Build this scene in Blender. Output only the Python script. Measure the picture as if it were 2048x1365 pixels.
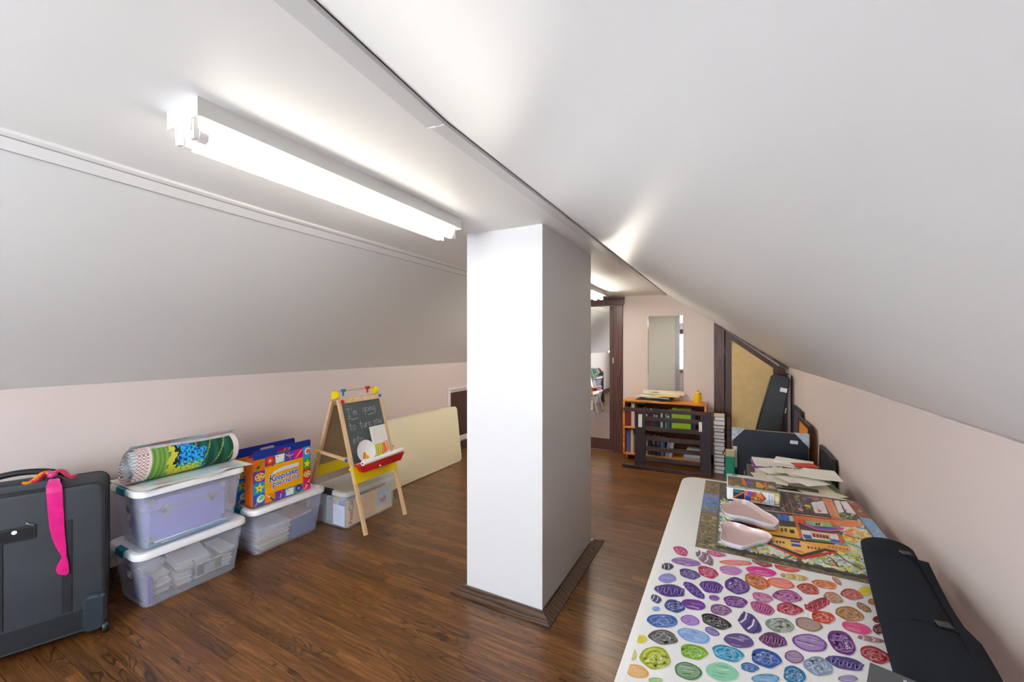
import bpy, bmesh, math, random
ORD = ('first', 'second', 'third', 'fourth', 'fifth', 'sixth', 'seventh', 'eighth', 'ninth', 'tenth', 'eleventh', 'twelfth', 'thirteenth', 'fourteenth', 'fifteenth', 'sixteenth', 'seventeenth', 'eighteenth', 'nineteenth', 'twentieth')
from mathutils import Matrix, Vector, Euler
R = math.radians
for o in list(bpy.data.objects): bpy.data.objects.remove(o)
SC = bpy.context.scene
COL = SC.collection
# ---------------------------------------------------------------- camera, world, light, exposure
YAW = R(28.106); CAMH = 1.5; FPX = 807.0; CX = 1024.0; CY = 690.0
cam = bpy.data.cameras.new('camera'); cam.sensor_width = 36; cam.lens = FPX / 2048 * 36
cam.shift_y = 7.5 / 2048; cam.clip_start = .02
camo = bpy.data.objects.new('camera', cam); COL.objects.link(camo)
camo.location = (0, 0, CAMH); camo.rotation_euler = (R(90), 0, YAW)
SC.camera = camo
W = bpy.data.worlds.new('world'); SC.world = W; W.use_nodes = True
bg = W.node_tree.nodes['Background']; bg.inputs[0].default_value = (.85, .925, 1.0, 1); bg.inputs[1].default_value = 18.5
pl = bpy.data.lights.new('window_portal', 'AREA'); pl.shape = 'RECTANGLE'; pl.size = 1.5; pl.size_y = 1.2; pl.cycles.is_portal = True
po = bpy.data.objects.new('window_portal', pl); COL.objects.link(po)
po.location = (-1.38, -1.72, 1.3); po.rotation_euler = (R(90), 0, R(180))
TUBE = 9.5; TUBE_FAR = 44.0
SC.cycles.max_bounces = 16; SC.cycles.diffuse_bounces = 10; SC.cycles.transparent_max_bounces = 24
vs = SC.view_settings
vs.view_transform = 'Standard'; vs.look = 'None'; vs.gamma = 1; vs.use_curve_mapping = False; vs.exposure = 0.64
# ---------------------------------------------------------------- helpers
def at(u, v, z):
    """pixel of the photograph -> point on the horizontal plane z"""
    c, s = math.cos(YAW), math.sin(YAW)
    x = (u - CX) * c - FPX * s; y = (u - CX) * s + FPX * c; t = (z - CAMH) / (CY - v)
    return Vector((x * t, y * t, z))
def rr(w, d, r, n=4, cx=0, cy=0):
    """rounded rectangle outline, counter-clockwise"""
    pts = []
    for qx, qy, a0 in ((1, 1, 0), (-1, 1, 90), (-1, -1, 180), (1, -1, 270)):
        for k in range(n + 1):
            a = R(a0 + 90 * k / n)
            pts.append((cx + qx * (w / 2 - r) + r * math.cos(a), cy + qy * (d / 2 - r) + r * math.sin(a)))
    return pts
def lerp(a, b, t): return a + (b - a) * t
def pw(tab, y):
    if y <= tab[0][0]: return tab[0][1]
    for (a, b), (c, d) in zip(tab, tab[1:]):
        if y <= c: return lerp(b, d, (y - a) / (c - a))
    return tab[-1][1]
class G:
    """collects shapes; build() links them as one mesh object"""
    def __init__(s): s.v = []; s.f = []; s.c = []
    def add(s, vs, fs, M=None, col=None):
        o = len(s.v)
        for p in vs:
            p = Vector(p); s.v.append(tuple(M @ p if M else p))
        for f in fs: s.f.append([i + o for i in f]); s.c.append(col)
        return s
    def box(s, x0, x1, y0, y1, z0, z1, M=None, b=0, col=None):
        if b <= 0:
            v = [(x, y, z) for z in (z0, z1) for y in (y0, y1) for x in (x0, x1)]
            return s.add(v, [(0, 2, 3, 1), (4, 5, 7, 6), (0, 1, 5, 4), (2, 6, 7, 3), (0, 4, 6, 2), (1, 3, 7, 5)], M, col)
        v = []; idx = {}
        X, Y, Z = (x0, x1), (y0, y1), (z0, z1); sg = (1, -1)
        for i in (0, 1):
            for j in (0, 1):
                for k in (0, 1):
                    bx, by, bz = X[i] + sg[i] * b, Y[j] + sg[j] * b, Z[k] + sg[k] * b
                    idx[i, j, k] = len(v); v += [(X[i], by, bz), (bx, Y[j], bz), (bx, by, Z[k])]
        F = []
        q = [(0, 0), (1, 0), (1, 1), (0, 1)]
        for a in (0, 1):
            F.append([idx[a, j, k] for j, k in (q if a else q[::-1])])
            F.append([idx[j, a, k] + 1 for j, k in (q[::-1] if a else q)])
            F.append([idx[j, k, a] + 2 for j, k in (q if a else q[::-1])])
        for a in (0, 1):
            for c in (0, 1):
                F.append([idx[a, c, 0], idx[a, c, 1], idx[a, c, 1] + 1, idx[a, c, 0] + 1])
                F.append([idx[a, 0, c], idx[a, 1, c], idx[a, 1, c] + 2, idx[a, 0, c] + 2])
                F.append([idx[0, a, c] + 1, idx[1, a, c] + 1, idx[1, a, c] + 2, idx[0, a, c] + 2])
        for t in idx.values(): F.append([t, t + 1, t + 2])
        return s.add(v, F, M, col)
    def loft(s, rings, cap=(True, True), M=None, closed=True, col=None):
        n = len(rings[0]); v = [p for r in rings for p in r]; F = []
        for i in range(len(rings) - 1):
            for k in range(n if closed else n - 1):
                a = i * n + k; b = i * n + (k + 1) % n
                F.append((a, b, b + n, a + n))
        if cap[0]: F.append(tuple(range(n - 1, -1, -1)))
        if cap[1]: F.append(tuple(range((len(rings) - 1) * n, len(rings) * n)))
        return s.add(v, F, M, col)
    def prism(s, pts, z0, z1, M=None, col=None):
        return s.loft([[(x, y, z0) for x, y in pts], [(x, y, z1) for x, y in pts]], M=M, col=col)
    def tube(s, path, r, n=8, M=None, closed=False, flat=1.0, col=None):
        P = [Vector(p) for p in path]; m = len(P); rings = []; up = Vector((0, 0, 1)); last = None
        for i, p in enumerate(P):
            if closed: t = (P[(i + 1) % m] - P[i - 1])
            else: t = P[min(i + 1, m - 1)] - P[max(i - 1, 0)]
            t.normalize()
            if last is None:
                a = t.cross(up if abs(t.z) < .9 else Vector((1, 0, 0))).normalized()
            else:
                a = (last - t * last.dot(t)); a = a.normalized() if a.length > 1e-6 else t.orthogonal().normalized()
            last = a; b = t.cross(a); rad = r[i] if isinstance(r, (list, tuple)) else r
            rings.append([p + a * rad * math.cos(2 * math.pi * k / n) + b * rad * flat * math.sin(2 * math.pi * k / n) for k in range(n)])
        if closed: rings.append(rings[0])
        return s.loft(rings, (not closed, not closed), M, col=col)
    def lathe(s, prof, n=16, M=None, col=None):
        return s.loft([[(r * math.cos(2 * math.pi * k / n), r * math.sin(2 * math.pi * k / n), z) for k in range(n)] for r, z in prof], M=M, col=col)
    def poly(s, pts, col=None, M=None): return s.add(pts, [tuple(range(len(pts)))], M, col)
    def build(s, name, mat, parent=None, smooth=None):
        me = bpy.data.meshes.new(name); me.from_pydata(s.v, [], s.f)
        if any(c is not None for c in s.c):
            ca = me.color_attributes.new('Col', 'FLOAT_COLOR', 'CORNER'); i = 0
            for f, c in zip(s.f, s.c):
                for _ in f: ca.data[i].color = (*(c or (1, 1, 1)), 1); i += 1
        bm = bmesh.new(); bm.from_mesh(me)
        if not s.c or s.c[0] is None: bmesh.ops.recalc_face_normals(bm, faces=bm.faces)
        bm.to_mesh(me); bm.free()
        if smooth:
            me.polygons.foreach_set('use_smooth', [True] * len(me.polygons)); me.set_sharp_from_angle(angle=R(smooth))
        me.materials.append(MAT[mat] if isinstance(mat, str) else mat)
        o = bpy.data.objects.new(name, me); COL.objects.link(o)
        if parent: o.parent = parent
        return o
def tag(o, label, cat, group=None):
    o['label'] = label; o['category'] = cat
    if group: o['group'] = group
    return o
def struct(o): o['kind'] = 'structure'; return o
def thing(name, label, cat, loc=(0, 0, 0), rotz=0, group=None, rot=None):
    o = bpy.data.objects.new(name, None); o.empty_display_size = .05; COL.objects.link(o)
    o.location = loc; o.rotation_euler = rot or (0, 0, rotz)
    return tag(o, label, cat, group)
def mv(o, loc, rot=(0, 0, 0)):
    o.location = loc; o.rotation_euler = rot; return o
def copy_part(o, parent=None):
    c = o.copy(); COL.objects.link(c); c.parent = parent; return c
def T(x=0, y=0, z=0): return Matrix.Translation((x, y, z))
def RX(a): return Matrix.Rotation(R(a), 4, 'X')
def RY(a): return Matrix.Rotation(R(a), 4, 'Y')
def RZ(a): return Matrix.Rotation(R(a), 4, 'Z')
def text(g, s, size, M, col, offset=0, shear=0, align='CENTER'):
    """flat lettering added to g"""
    cu = bpy.data.curves.new('t', 'FONT'); cu.body = s; cu.size = size; cu.offset = offset; cu.shear = shear
    cu.align_x = align; cu.align_y = 'CENTER'; cu.resolution_u = 3
    o = bpy.data.objects.new('t', cu); COL.objects.link(o)
    dg = bpy.context.evaluated_depsgraph_get(); me = bpy.data.meshes.new_from_object(o.evaluated_get(dg))
    g.add([v.co for v in me.vertices], [tuple(p.vertices) for p in me.polygons], M, col)
    bpy.data.objects.remove(o); bpy.data.curves.remove(cu); bpy.data.meshes.remove(me)
def ribbon(g, pts, w, M, col):
    """flat stroke of width w along 2-D points"""
    P = [Vector((p[0], p[1], 0)) for p in pts]; L = []; Q = []
    for i, p in enumerate(P):
        t = (P[min(i + 1, len(P) - 1)] - P[max(i - 1, 0)])
        t = t.normalized() if t.length > 1e-9 else Vector((1, 0, 0))
        nn = Vector((-t.y, t.x, 0)) * w / 2; L.append(p + nn); Q.append(p - nn)
    n = len(P); g.add(L + Q, [(i + n, i + 1 + n, i + 1, i) for i in range(n - 1)], M, col)
def disc(g, cx, cy, rx, ry, M, col, n=18, a=0, j=0, rng=None):
    ca, sa = math.cos(R(a)), math.sin(R(a)); p = []
    for k in range(n):
        t = 2 * math.pi * k / n; m = 1 + (rng.uniform(-j, j) if rng else 0)
        x, y = rx * m * math.cos(t), ry * m * math.sin(t); p.append((cx + x * ca - y * sa, cy + x * sa + y * ca, 0))
    g.poly(p, col, M)
def hexc(h):
    h = h.lstrip('#'); r = [int(h[i:i + 2], 16) / 255 for i in (0, 2, 4)]
    return tuple(c / 12.92 if c <= .04045 else ((c + .055) / 1.055) ** 2.4 for c in r)
def mix(a, b, t): return tuple(lerp(x, y, t) for x, y in zip(a, b))
# ---------------------------------------------------------------- materials
MAT = {}
def mat(name, col, rough=.5, metal=0, bump=0, bscale=60, var=0, vscale=8, coat=0, stretch=(1, 1, 1), spec=.5, sheen=0):
    m = bpy.data.materials.new(name); m.use_nodes = True; N = m.node_tree.nodes; K = m.node_tree.links; b = N['Principled BSDF']
    if isinstance(col, str): col = hexc(col)
    b.inputs['Base Color'].default_value = (*col, 1); b.inputs['Roughness'].default_value = rough; b.inputs['Metallic'].default_value = metal
    b.inputs['Coat Weight'].default_value = coat; b.inputs['Coat Roughness'].default_value = .15; b.inputs['Specular IOR Level'].default_value = spec
    b.inputs['Sheen Weight'].default_value = sheen
    tc = N.new('ShaderNodeTexCoord'); mp = N.new('ShaderNodeMapping'); mp.inputs['Scale'].default_value = stretch
    K.new(tc.outputs['Object'], mp.inputs['Vector'])
    if var:
        n = N.new('ShaderNodeTexNoise'); n.inputs['Scale'].default_value = vscale; n.inputs['Detail'].default_value = 5
        K.new(mp.outputs[0], n.inputs['Vector']); r = N.new('ShaderNodeValToRGB')
        r.color_ramp.elements[0].position = .3; r.color_ramp.elements[1].position = .7
        r.color_ramp.elements[0].color = (*[max(0, c * (1 - var)) for c in col], 1); r.color_ramp.elements[1].color = (*[min(1, c * (1 + var)) for c in col], 1)
        K.new(n.outputs['Fac'], r.inputs[0]); K.new(r.outputs[0], b.inputs['Base Color'])
    if bump:
        n = N.new('ShaderNodeTexNoise'); n.inputs['Scale'].default_value = bscale; n.inputs['Detail'].default_value = 4
        K.new(mp.outputs[0], n.inputs['Vector']); u = N.new('ShaderNodeBump'); u.inputs['Strength'].default_value = bump; u.inputs['Distance'].default_value = .01
        K.new(n.outputs['Fac'], u.inputs['Height']); K.new(u.outputs[0], b.inputs['Normal'])
    MAT[name] = m; return m
def wood(name, dark, mid, light, rough=.3, axis='X', scale=1.0, coat=0, world=False, contrast=1.0, dist=14, fac=.45):
    """plank wood with grain along the axis; each object or loose piece is shifted on its own"""
    m = bpy.data.materials.new(name); m.use_nodes = True; N = m.node_tree.nodes; K = m.node_tree.links; b = N['Principled BSDF']
    dark, mid, light = [hexc(c) if isinstance(c, str) else c for c in (dark, mid, light)]
    oi = N.new('ShaderNodeObjectInfo'); ge = N.new('ShaderNodeNewGeometry'); tc = N.new('ShaderNodeTexCoord')
    ad = N.new('ShaderNodeMath'); ad.operation = 'ADD'; K.new(oi.outputs['Random'], ad.inputs[0]); K.new(ge.outputs['Random Per Island'], ad.inputs[1])
    fr = N.new('ShaderNodeMath'); fr.operation = 'FRACT'; K.new(ad.outputs[0], fr.inputs[0])
    mu = N.new('ShaderNodeMath'); mu.operation = 'MULTIPLY'; mu.inputs[1].default_value = 37.0; K.new(fr.outputs[0], mu.inputs[0])
    cb = N.new('ShaderNodeCombineXYZ')
    for i in range(3): K.new(mu.outputs[0], cb.inputs[i])
    va = N.new('ShaderNodeVectorMath'); va.operation = 'ADD'; K.new(ge.outputs['Position'] if world else tc.outputs['Object'], va.inputs[0]); K.new(cb.outputs[0], va.inputs[1])
    mp = N.new('ShaderNodeMapping'); K.new(va.outputs[0], mp.inputs['Vector'])
    st = {'X': (.10, 1, 1), 'Y': (1, .10, 1), 'Z': (1, 1, .10)}[axis]
    mp.inputs['Scale'].default_value = [k * scale for k in st]
    w = N.new('ShaderNodeTexWave'); w.wave_type = 'BANDS'; w.bands_direction = {'X': 'Y', 'Y': 'X', 'Z': 'X'}[axis]
    w.inputs['Scale'].default_value = 9; w.inputs['Distortion'].default_value = dist; w.inputs['Detail'].default_value = 2; w.inputs['Detail Scale'].default_value = .9
    K.new(mp.outputs[0], w.inputs['Vector'])
    n = N.new('ShaderNodeTexNoise'); n.inputs['Scale'].default_value = 90; n.inputs['Detail'].default_value = 6; K.new(mp.outputs[0], n.inputs['Vector'])
    mx = N.new('ShaderNodeMix'); mx.data_type = 'FLOAT'; mx.inputs['Factor'].default_value = fac
    K.new(w.outputs['Fac'], mx.inputs[2]); K.new(n.outputs['Fac'], mx.inputs[3])
    r = N.new('ShaderNodeValToRGB'); e = r.color_ramp.elements
    e[0].position = .18; e[0].color = (*dark, 1); e[1].position = .42; e[1].color = (*mid, 1); q = e.new(.85); q.color = (*light, 1)
    K.new(mx.outputs[0], r.inputs[0])
    hs = N.new('ShaderNodeHueSaturation'); K.new(r.outputs[0], hs.inputs['Color'])
    vr = N.new('ShaderNodeMapRange'); vr.inputs['To Min'].default_value = 1 - .38 * contrast; vr.inputs['To Max'].default_value = 1 + .38 * contrast
    K.new(fr.outputs[0], vr.inputs[0]); K.new(vr.outputs[0], hs.inputs['Value']); K.new(hs.outputs[0], b.inputs['Base Color'])
    b.inputs['Roughness'].default_value = rough; b.inputs['Coat Weight'].default_value = coat; b.inputs['Coat Roughness'].default_value = .2
    u = N.new('ShaderNodeBump'); u.inputs['Strength'].default_value = .12; u.inputs['Distance'].default_value = .002
    K.new(mx.outputs[0], u.inputs['Height']); K.new(u.outputs[0], b.inputs['Normal'])
    MAT[name] = m; return m
def oak_floor(name):
    """stained oak strips: fine pores, and cathedral figure on some of the boards"""
    m = bpy.data.materials.new(name); m.use_nodes = True; N = m.node_tree.nodes; K = m.node_tree.links; b = N['Principled BSDF']
    def nd(t, **kw):
        n = N.new(t)
        for k, v in kw.items(): setattr(n, k, v)
        return n
    def math_(op, a, b_=None, c=None):
        n = nd('ShaderNodeMath', operation=op)
        for i, x in enumerate((a, b_, c)):
            if x is None: continue
            if isinstance(x, (int, float)): n.inputs[i].default_value = x
            else: K.new(x, n.inputs[i])
        return n.outputs[0]
    oi = nd('ShaderNodeObjectInfo'); ge = nd('ShaderNodeNewGeometry')
    rnd = math_('FRACT', math_('ADD', oi.outputs['Random'], ge.outputs['Random Per Island']))
    off = math_('MULTIPLY', rnd, 53.0); cb = nd('ShaderNodeCombineXYZ')
    for i in range(3): K.new(off, cb.inputs[i])
    va = nd('ShaderNodeVectorMath', operation='ADD'); K.new(ge.outputs['Position'], va.inputs[0]); K.new(cb.outputs[0], va.inputs[1])
    def mp(sx, sy):
        n = nd('ShaderNodeMapping'); n.inputs['Scale'].default_value = (sx, sy, 1); K.new(va.outputs[0], n.inputs['Vector']); return n.outputs[0]
    def noise(vec, sc, det, dis=0):
        n = nd('ShaderNodeTexNoise'); n.inputs['Scale'].default_value = sc; n.inputs['Detail'].default_value = det; n.inputs['Distortion'].default_value = dis; K.new(vec, n.inputs['Vector']); return n.outputs['Fac']
    pore = noise(mp(.035, 1), 330, 3); streak = noise(mp(.06, 1), 60, 4)
    # growth rings: contour lines of a smooth, lengthwise stretched field
    field = noise(mp(.16, 1), 11, 1.5, .4)
    rings = math_('ABSOLUTE', math_('SUBTRACT', math_('FRACT', math_('MULTIPLY', field, 17.0)), .5))     # 0..0.5
    line = nd('ShaderNodeMapRange'); line.inputs['From Min'].default_value = .02; line.inputs['From Max'].default_value = .20; K.new(rings, line.inputs[0])
    patch = nd('ShaderNodeMapRange'); patch.inputs['From Min'].default_value = .42; patch.inputs['From Max'].default_value = .62; K.new(noise(mp(.35, .6), 6, 1), patch.inputs[0])
    dark = math_('MULTIPLY', math_('SUBTRACT', 1.0, line.outputs[0]), math_('MULTIPLY', patch.outputs[0], .92))
    val = math_('ADD', math_('MULTIPLY', streak, .6), math_('MULTIPLY', pore, .4))
    r = nd('ShaderNodeValToRGB'); e = r.color_ramp.elements
    e[0].position = .30; e[0].color = (*hexc('#48290f'), 1); e[1].position = .50; e[1].color = (*hexc('#6d4522'), 1); q = e.new(.70); q.color = (*hexc('#946536'), 1)
    K.new(val, r.inputs[0])
    mx = nd('ShaderNodeMix', data_type='RGBA'); K.new(dark, mx.inputs['Factor']); K.new(r.outputs[0], mx.inputs[6]); mx.inputs[7].default_value = (*hexc('#24130a'), 1)
    hs = nd('ShaderNodeHueSaturation'); K.new(mx.outputs[2], hs.inputs['Color'])
    vr = nd('ShaderNodeMapRange'); vr.inputs['To Min'].default_value = .66; vr.inputs['To Max'].default_value = 1.22; K.new(math_('FRACT', math_('MULTIPLY', rnd, 7.3)), vr.inputs[0]); K.new(vr.outputs[0], hs.inputs['Value'])
    K.new(hs.outputs[0], b.inputs['Base Color'])
    b.inputs['Roughness'].default_value = .32; b.inputs['Coat Weight'].default_value = .1; b.inputs['Coat Roughness'].default_value = .2
    u = nd('ShaderNodeBump'); u.inputs['Strength'].default_value = .10; u.inputs['Distance'].default_value = .002; K.new(val, u.inputs['Height']); K.new(u.outputs[0], b.inputs['Normal'])
    MAT[name] = m; return m
def printmat(name, rough=.45, cut=0, coat=0):
    """flat print: colour of each printed shape; cut > 0 adds jigsaw cut lines"""
    m = bpy.data.materials.new(name); m.use_nodes = True; N = m.node_tree.nodes; K = m.node_tree.links; b = N['Principled BSDF']
    a = N.new('ShaderNodeAttribute'); a.attribute_name = 'Col'; K.new(a.outputs['Color'], b.inputs['Base Color'])
    b.inputs['Roughness'].default_value = rough; b.inputs['Coat Weight'].default_value = coat
    if cut:
        tc = N.new('ShaderNodeTexCoord'); v = N.new('ShaderNodeTexVoronoi'); v.feature = 'DISTANCE_TO_EDGE'; v.inputs['Scale'].default_value = cut; v.inputs['Randomness'].default_value = .45
        K.new(tc.outputs['Object'], v.inputs['Vector']); mr = N.new('ShaderNodeMapRange'); mr.inputs['From Max'].default_value = .04; K.new(v.outputs['Distance'], mr.inputs[0])
        u = N.new('ShaderNodeBump'); u.inputs['Strength'].default_value = .35; u.inputs['Distance'].default_value = .001; K.new(mr.outputs[0], u.inputs['Height']); K.new(u.outputs[0], b.inputs['Normal'])
    MAT[name] = m; return m
def clear(name, tint, fac, rough=.12, body=(.85, .88, .95)):
    m = bpy.data.materials.new(name); m.use_nodes = True; N = m.node_tree.nodes; K = m.node_tree.links; b = N['Principled BSDF']; out = N['Material Output']
    b.inputs['Base Color'].default_value = (*body, 1); b.inputs['Roughness'].default_value = rough
    t = N.new('ShaderNodeBsdfTransparent'); t.inputs[0].default_value = (*tint, 1)
    x = N.new('ShaderNodeMixShader'); x.inputs[0].default_value = fac
    K.new(t.outputs[0], x.inputs[1]); K.new(b.outputs[0], x.inputs[2]); K.new(x.outputs[0], out.inputs[0])
    MAT[name] = m; return m
def emit(name, col, s):
    m = bpy.data.materials.new(name); m.use_nodes = True; b = m.node_tree.nodes['Principled BSDF']
    b.inputs['Base Color'].default_value = (.9, .9, .88, 1); b.inputs['Emission Color'].default_value = (*col, 1); b.inputs['Emission Strength'].default_value = s
    MAT[name] = m; return m
mat('ceiling_paint', (.80, .80, .79), .5, bump=.05, bscale=35)
mat('slope_paint', (.76, .765, .765), .36, bump=.10, bscale=9, spec=.45)
mat('pink_paint', (.70, .605, .58), .55, bump=.05, bscale=40)
mat('pillar_paint', (.75, .75, .765), .42, bump=.04, bscale=14)
mat('white_gloss', (.80, .80, .80), .3, bump=.03)
mat('grey_trim', (.66, .665, .67), .35)
mat('black_gap', (.02, .02, .02), .8)
mat('subfloor', (.03, .018, .01), .8)
oak_floor('floor_oak')
wood('dark_oak', '#22100a', '#4a2416', '#6a3a22', .35, 'Z', 1.5, contrast=.3)
wood('dark_oak_flat', '#2a1c15', '#4a3527', '#6d5340', .35, 'X', 1.5, contrast=.3)
mat('door_brown', '#48271e', .38, var=.12, vscale=5, stretch=(4, 4, .6))
mat('plywood', '#d9bb82', .6, var=.06, vscale=14, bump=.03)
mat('mirror', (.94, .95, .91), .015, metal=1)
mat('housing_white', (.72, .72, .70), .4)
mat('socket_white', (.78, .78, .76), .4)
mat('metal', (.6, .6, .6), .3, metal=1)
mat('brass', (.75, .66, .45), .35, metal=1)
emit('tube_glow', (1.0, .94, .82), TUBE); emit('tube_glow_far', (1.0, .93, .80), TUBE_FAR)
mat('suitcase_fabric', '#31373e', .62, bump=.25, bscale=500, var=.10, vscale=6)
mat('suitcase_dark', '#1a1e24', .55, bump=.2, bscale=400)
mat('plastic_black', '#17191c', .38)
mat('plastic_grey', '#2f3842', .35)
mat('satin_pink', '#d40f7c', .32, sheen=.3, var=.12, vscale=30)
mat('satin_magenta', '#b8103f', .32, sheen=.3)
mat('satin_orange', '#f08a1c', .35)
clear('clear_box', (.95, .97, 1.0), .21, .2, (.86, .89, 1.0))
clear('clear_lid', (.93, .94, .95), .35, .25, (.9, .9, .9))
clear('poly_bag', (.97, .98, 1), .3, .3, (.92, .93, .96))
mat('lid_white', (.84, .85, .88), .35)
mat('teal_plastic', '#0d7f98', .35)
mat('lavender', '#9a94d8', .45)
mat('violet', '#6a49a8', .5)
mat('paper', (.80, .79, .76), .75)
mat('paper_white', (.88, .88, .88), .7)
mat('foil_gold', (.80, .72, .55), .3, metal=.7)
mat('light_wood', '#d9b48a', .5, var=.10, vscale=6, stretch=(6, 6, 1))
mat('hardboard', '#9a8160', .7, var=.06)
mat('chalkboard', '#4b5557', .75, var=.16, vscale=5)
mat('chalk', (.62, .65, .65), .9)
mat('yellow_plastic', '#f2d500', .35)
mat('red_plastic', '#d80f1c', .3)
mat('blue_plastic', '#1466c8', .3)
mat('mattress_cream', '#efe6c8', .42, bump=.03, bscale=8)
mat('piping_cream', '#ece4c6', .45)
wood('pine_orange', '#b5651e', '#d98a32', '#e8a04a', .4, 'X', 1.2, contrast=.2)
wood('rail_brown', '#1a0d0a', '#321d18', '#472a23', .5, 'X', 1.2, contrast=.2)
mat('rail_post', '#291d28', .5, var=.1, vscale=4)
mat('leather_black', '#20262c', .4, bump=.15, bscale=220, var=.12)
mat('felt_black', '#1f242b', .95, bump=.3, bscale=600, spec=.15)
mat('table_white', (.78, .78, .765), .45, bump=.06, bscale=350)
mat('tray_pink', '#d8bdb8', .2, coat=.3)
mat('tray_rim', '#dcd6e2', .22, coat=.3)
mat('frame_black', '#1c2530', .55, var=.1)
mat('card_tan', '#b8936a', .7)
mat('kraft', '#c9b492', .7)
mat('card_white', (.84, .84, .85), .6)
mat('figurine_yellow', '#fcd40c', .25, coat=.3)
mat('booklet_grey', '#55585c', .5)
mat('teal_bag', '#14876a', .35)
printmat('print', .42)
printmat('print_gloss', .25, coat=.2)
printmat('print_puzzle', .38, cut=58)
printmat('rug_mesh', .85)
def cmat(h, rough=.5):
    k = 'c' + h
    return MAT.get(k) or mat(k, h, rough)
# ---------------------------------------------------------------- the room
XL, XR, YF, YE, ZC, ZK = -3.39, .63, -1.7, 5.69, 2.17, 1.25
XRT = [(-1.7, -.69), (.3, -.69), (.97, -.742), (2.4, -.733), (5.69, -.709)]     # ceiling edge towards the right slope
XLT = [(-1.7, -1.985), (.36, -1.99), (1.13, -2.038), (3.0, -2.048), (5.69, -2.05)]
YS = [-1.7, -.8, 0, .3, .5, .75, .97, 1.2, 1.6, 2.0, 2.4, 3.0, 3.6, 4.2, 4.8, 5.3, 5.69]
def zkl(y): return lerp(1.268, 1.242, (y - .6) / 4.3)
def zkr(y): return lerp(1.272, 1.237, (y - 1.4) / 4.3)
floor = struct(G().box(XL - .1, XR + .1, YF - .1, YE + .1, -.06, -.012).build('floor', 'subfloor'))
rng = random.Random(5)
PW = .0585
unit = G(); unit.box(0, 1, .0006, PW - .0006, -.012, 0)
pm = None; near_n = 0; far = G()
y = YF
while y < YE:
    x = XL - rng.uniform(0, .9)
    while x < XR:
        L = rng.choice((.45, .6, .75, .9, 1.1, 1.4)) * rng.uniform(.9, 1.1)
        x0, x1 = max(x, XL), min(x + L, XR); x += L
        if x1 - x0 < .02: continue
        w = min(PW, YE - y)
        vis = .45 < y < 3.15 and x1 > -3.4 and x0 < -.05 and x1 > (-.9 - 3.5 * (y - 0) if y < .8 else -9)
        if vis and near_n < 295 and w == PW:
            if pm is None: o = unit.build('plank', 'floor_oak', floor); pm = o.data
            else: o = bpy.data.objects.new('plank', pm); COL.objects.link(o); o.parent = floor
            o.location = (x0, y, -rng.uniform(0, .0004)); o.scale = (x1 - x0 - .0008, 1, 1); near_n += 1
        else:
            far.box(x0, x1 - .0008, y + .0006, y + w - .0006, -.012, -rng.uniform(0, .0004))
    y += PW
o = far.build('plank_field', 'floor_oak', floor); o['kind'] = 'stuff'
# sloped ceilings and flat ceiling, all following the uneven joint lines
def slab(name, fa, fb, m, th):
    g = G(); n = 10; top = []; 
    for y in YS:
        a, b = fa(y), fb(y); row = []
        for k in range(n + 1):
            t = k / n; x = lerp(a[0], b[0], t); z = lerp(a[1], b[1], t)
            z += .004 * math.sin(3.1 * y + 5 * t) * math.sin(math.pi * t)
            row.append((x, y, z))
        top.append(row)
    m_ = len(YS); v = [p for r in top for p in r] + [(p[0] + th[0], p[1], p[2] + th[1]) for r in top for p in r]; N0 = m_ * (n + 1); F = []
    for i in range(m_ - 1):
        for k in range(n):
            q = i * (n + 1) + k; F.append((q, q + 1, q + n + 2, q + n + 1)); F.append((q + N0, q + n + 1 + N0, q + n + 2 + N0, q + 1 + N0))
    for i in range(m_ - 1):
        for k in (0, n):
            q = i * (n + 1) + k; F.append((q, q + n + 1, q + n + 1 + N0, q + N0))
    for i in (0, m_ - 1):
        for k in range(n):
            q = i * (n + 1) + k; F.append((q, q + 1, q + 1 + N0, q + N0))
    return struct(g.add(v, F).build(name, m, None, 40))
slab('ceiling', lambda y: (pw(XLT, y), ZC), lambda y: (pw(XRT, y), ZC), 'ceiling_paint', (0, .1))
slab('ceiling_left', lambda y: (XL - .03, zkl(y) - .02), lambda y: (pw(XLT, y), ZC), 'slope_paint', (-.06, .09))
slab('ceiling_right', lambda y: (pw(XRT, y), ZC), lambda y: (XR + .03, zkr(y) - .02), 'slope_paint', (.06, .09))
struct(G().box(XL - .1, XL, YF, YE, -.012, 1.262).build('wall_left', 'pink_paint'))
struct(G().box(XR, XR + .1, YF, YE, -.012, 1.26).build('wall_right', 'pink_paint'))
gable = [(XL, -.012), (XR, -.012), (XR, 1.245), (-.705, ZC + .01), (-2.055, ZC + .01), (XL, 1.245)]
ME = Matrix(((1, 0, 0, 0), (0, 0, 1, 0), (0, 1, 0, 0), (0, 0, 0, 1)))      # (x, z, y) -> (x, y, z)
struct(G().prism(gable, YE, YE + .1, ME).build('wall_back', 'pink_paint'))
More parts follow.
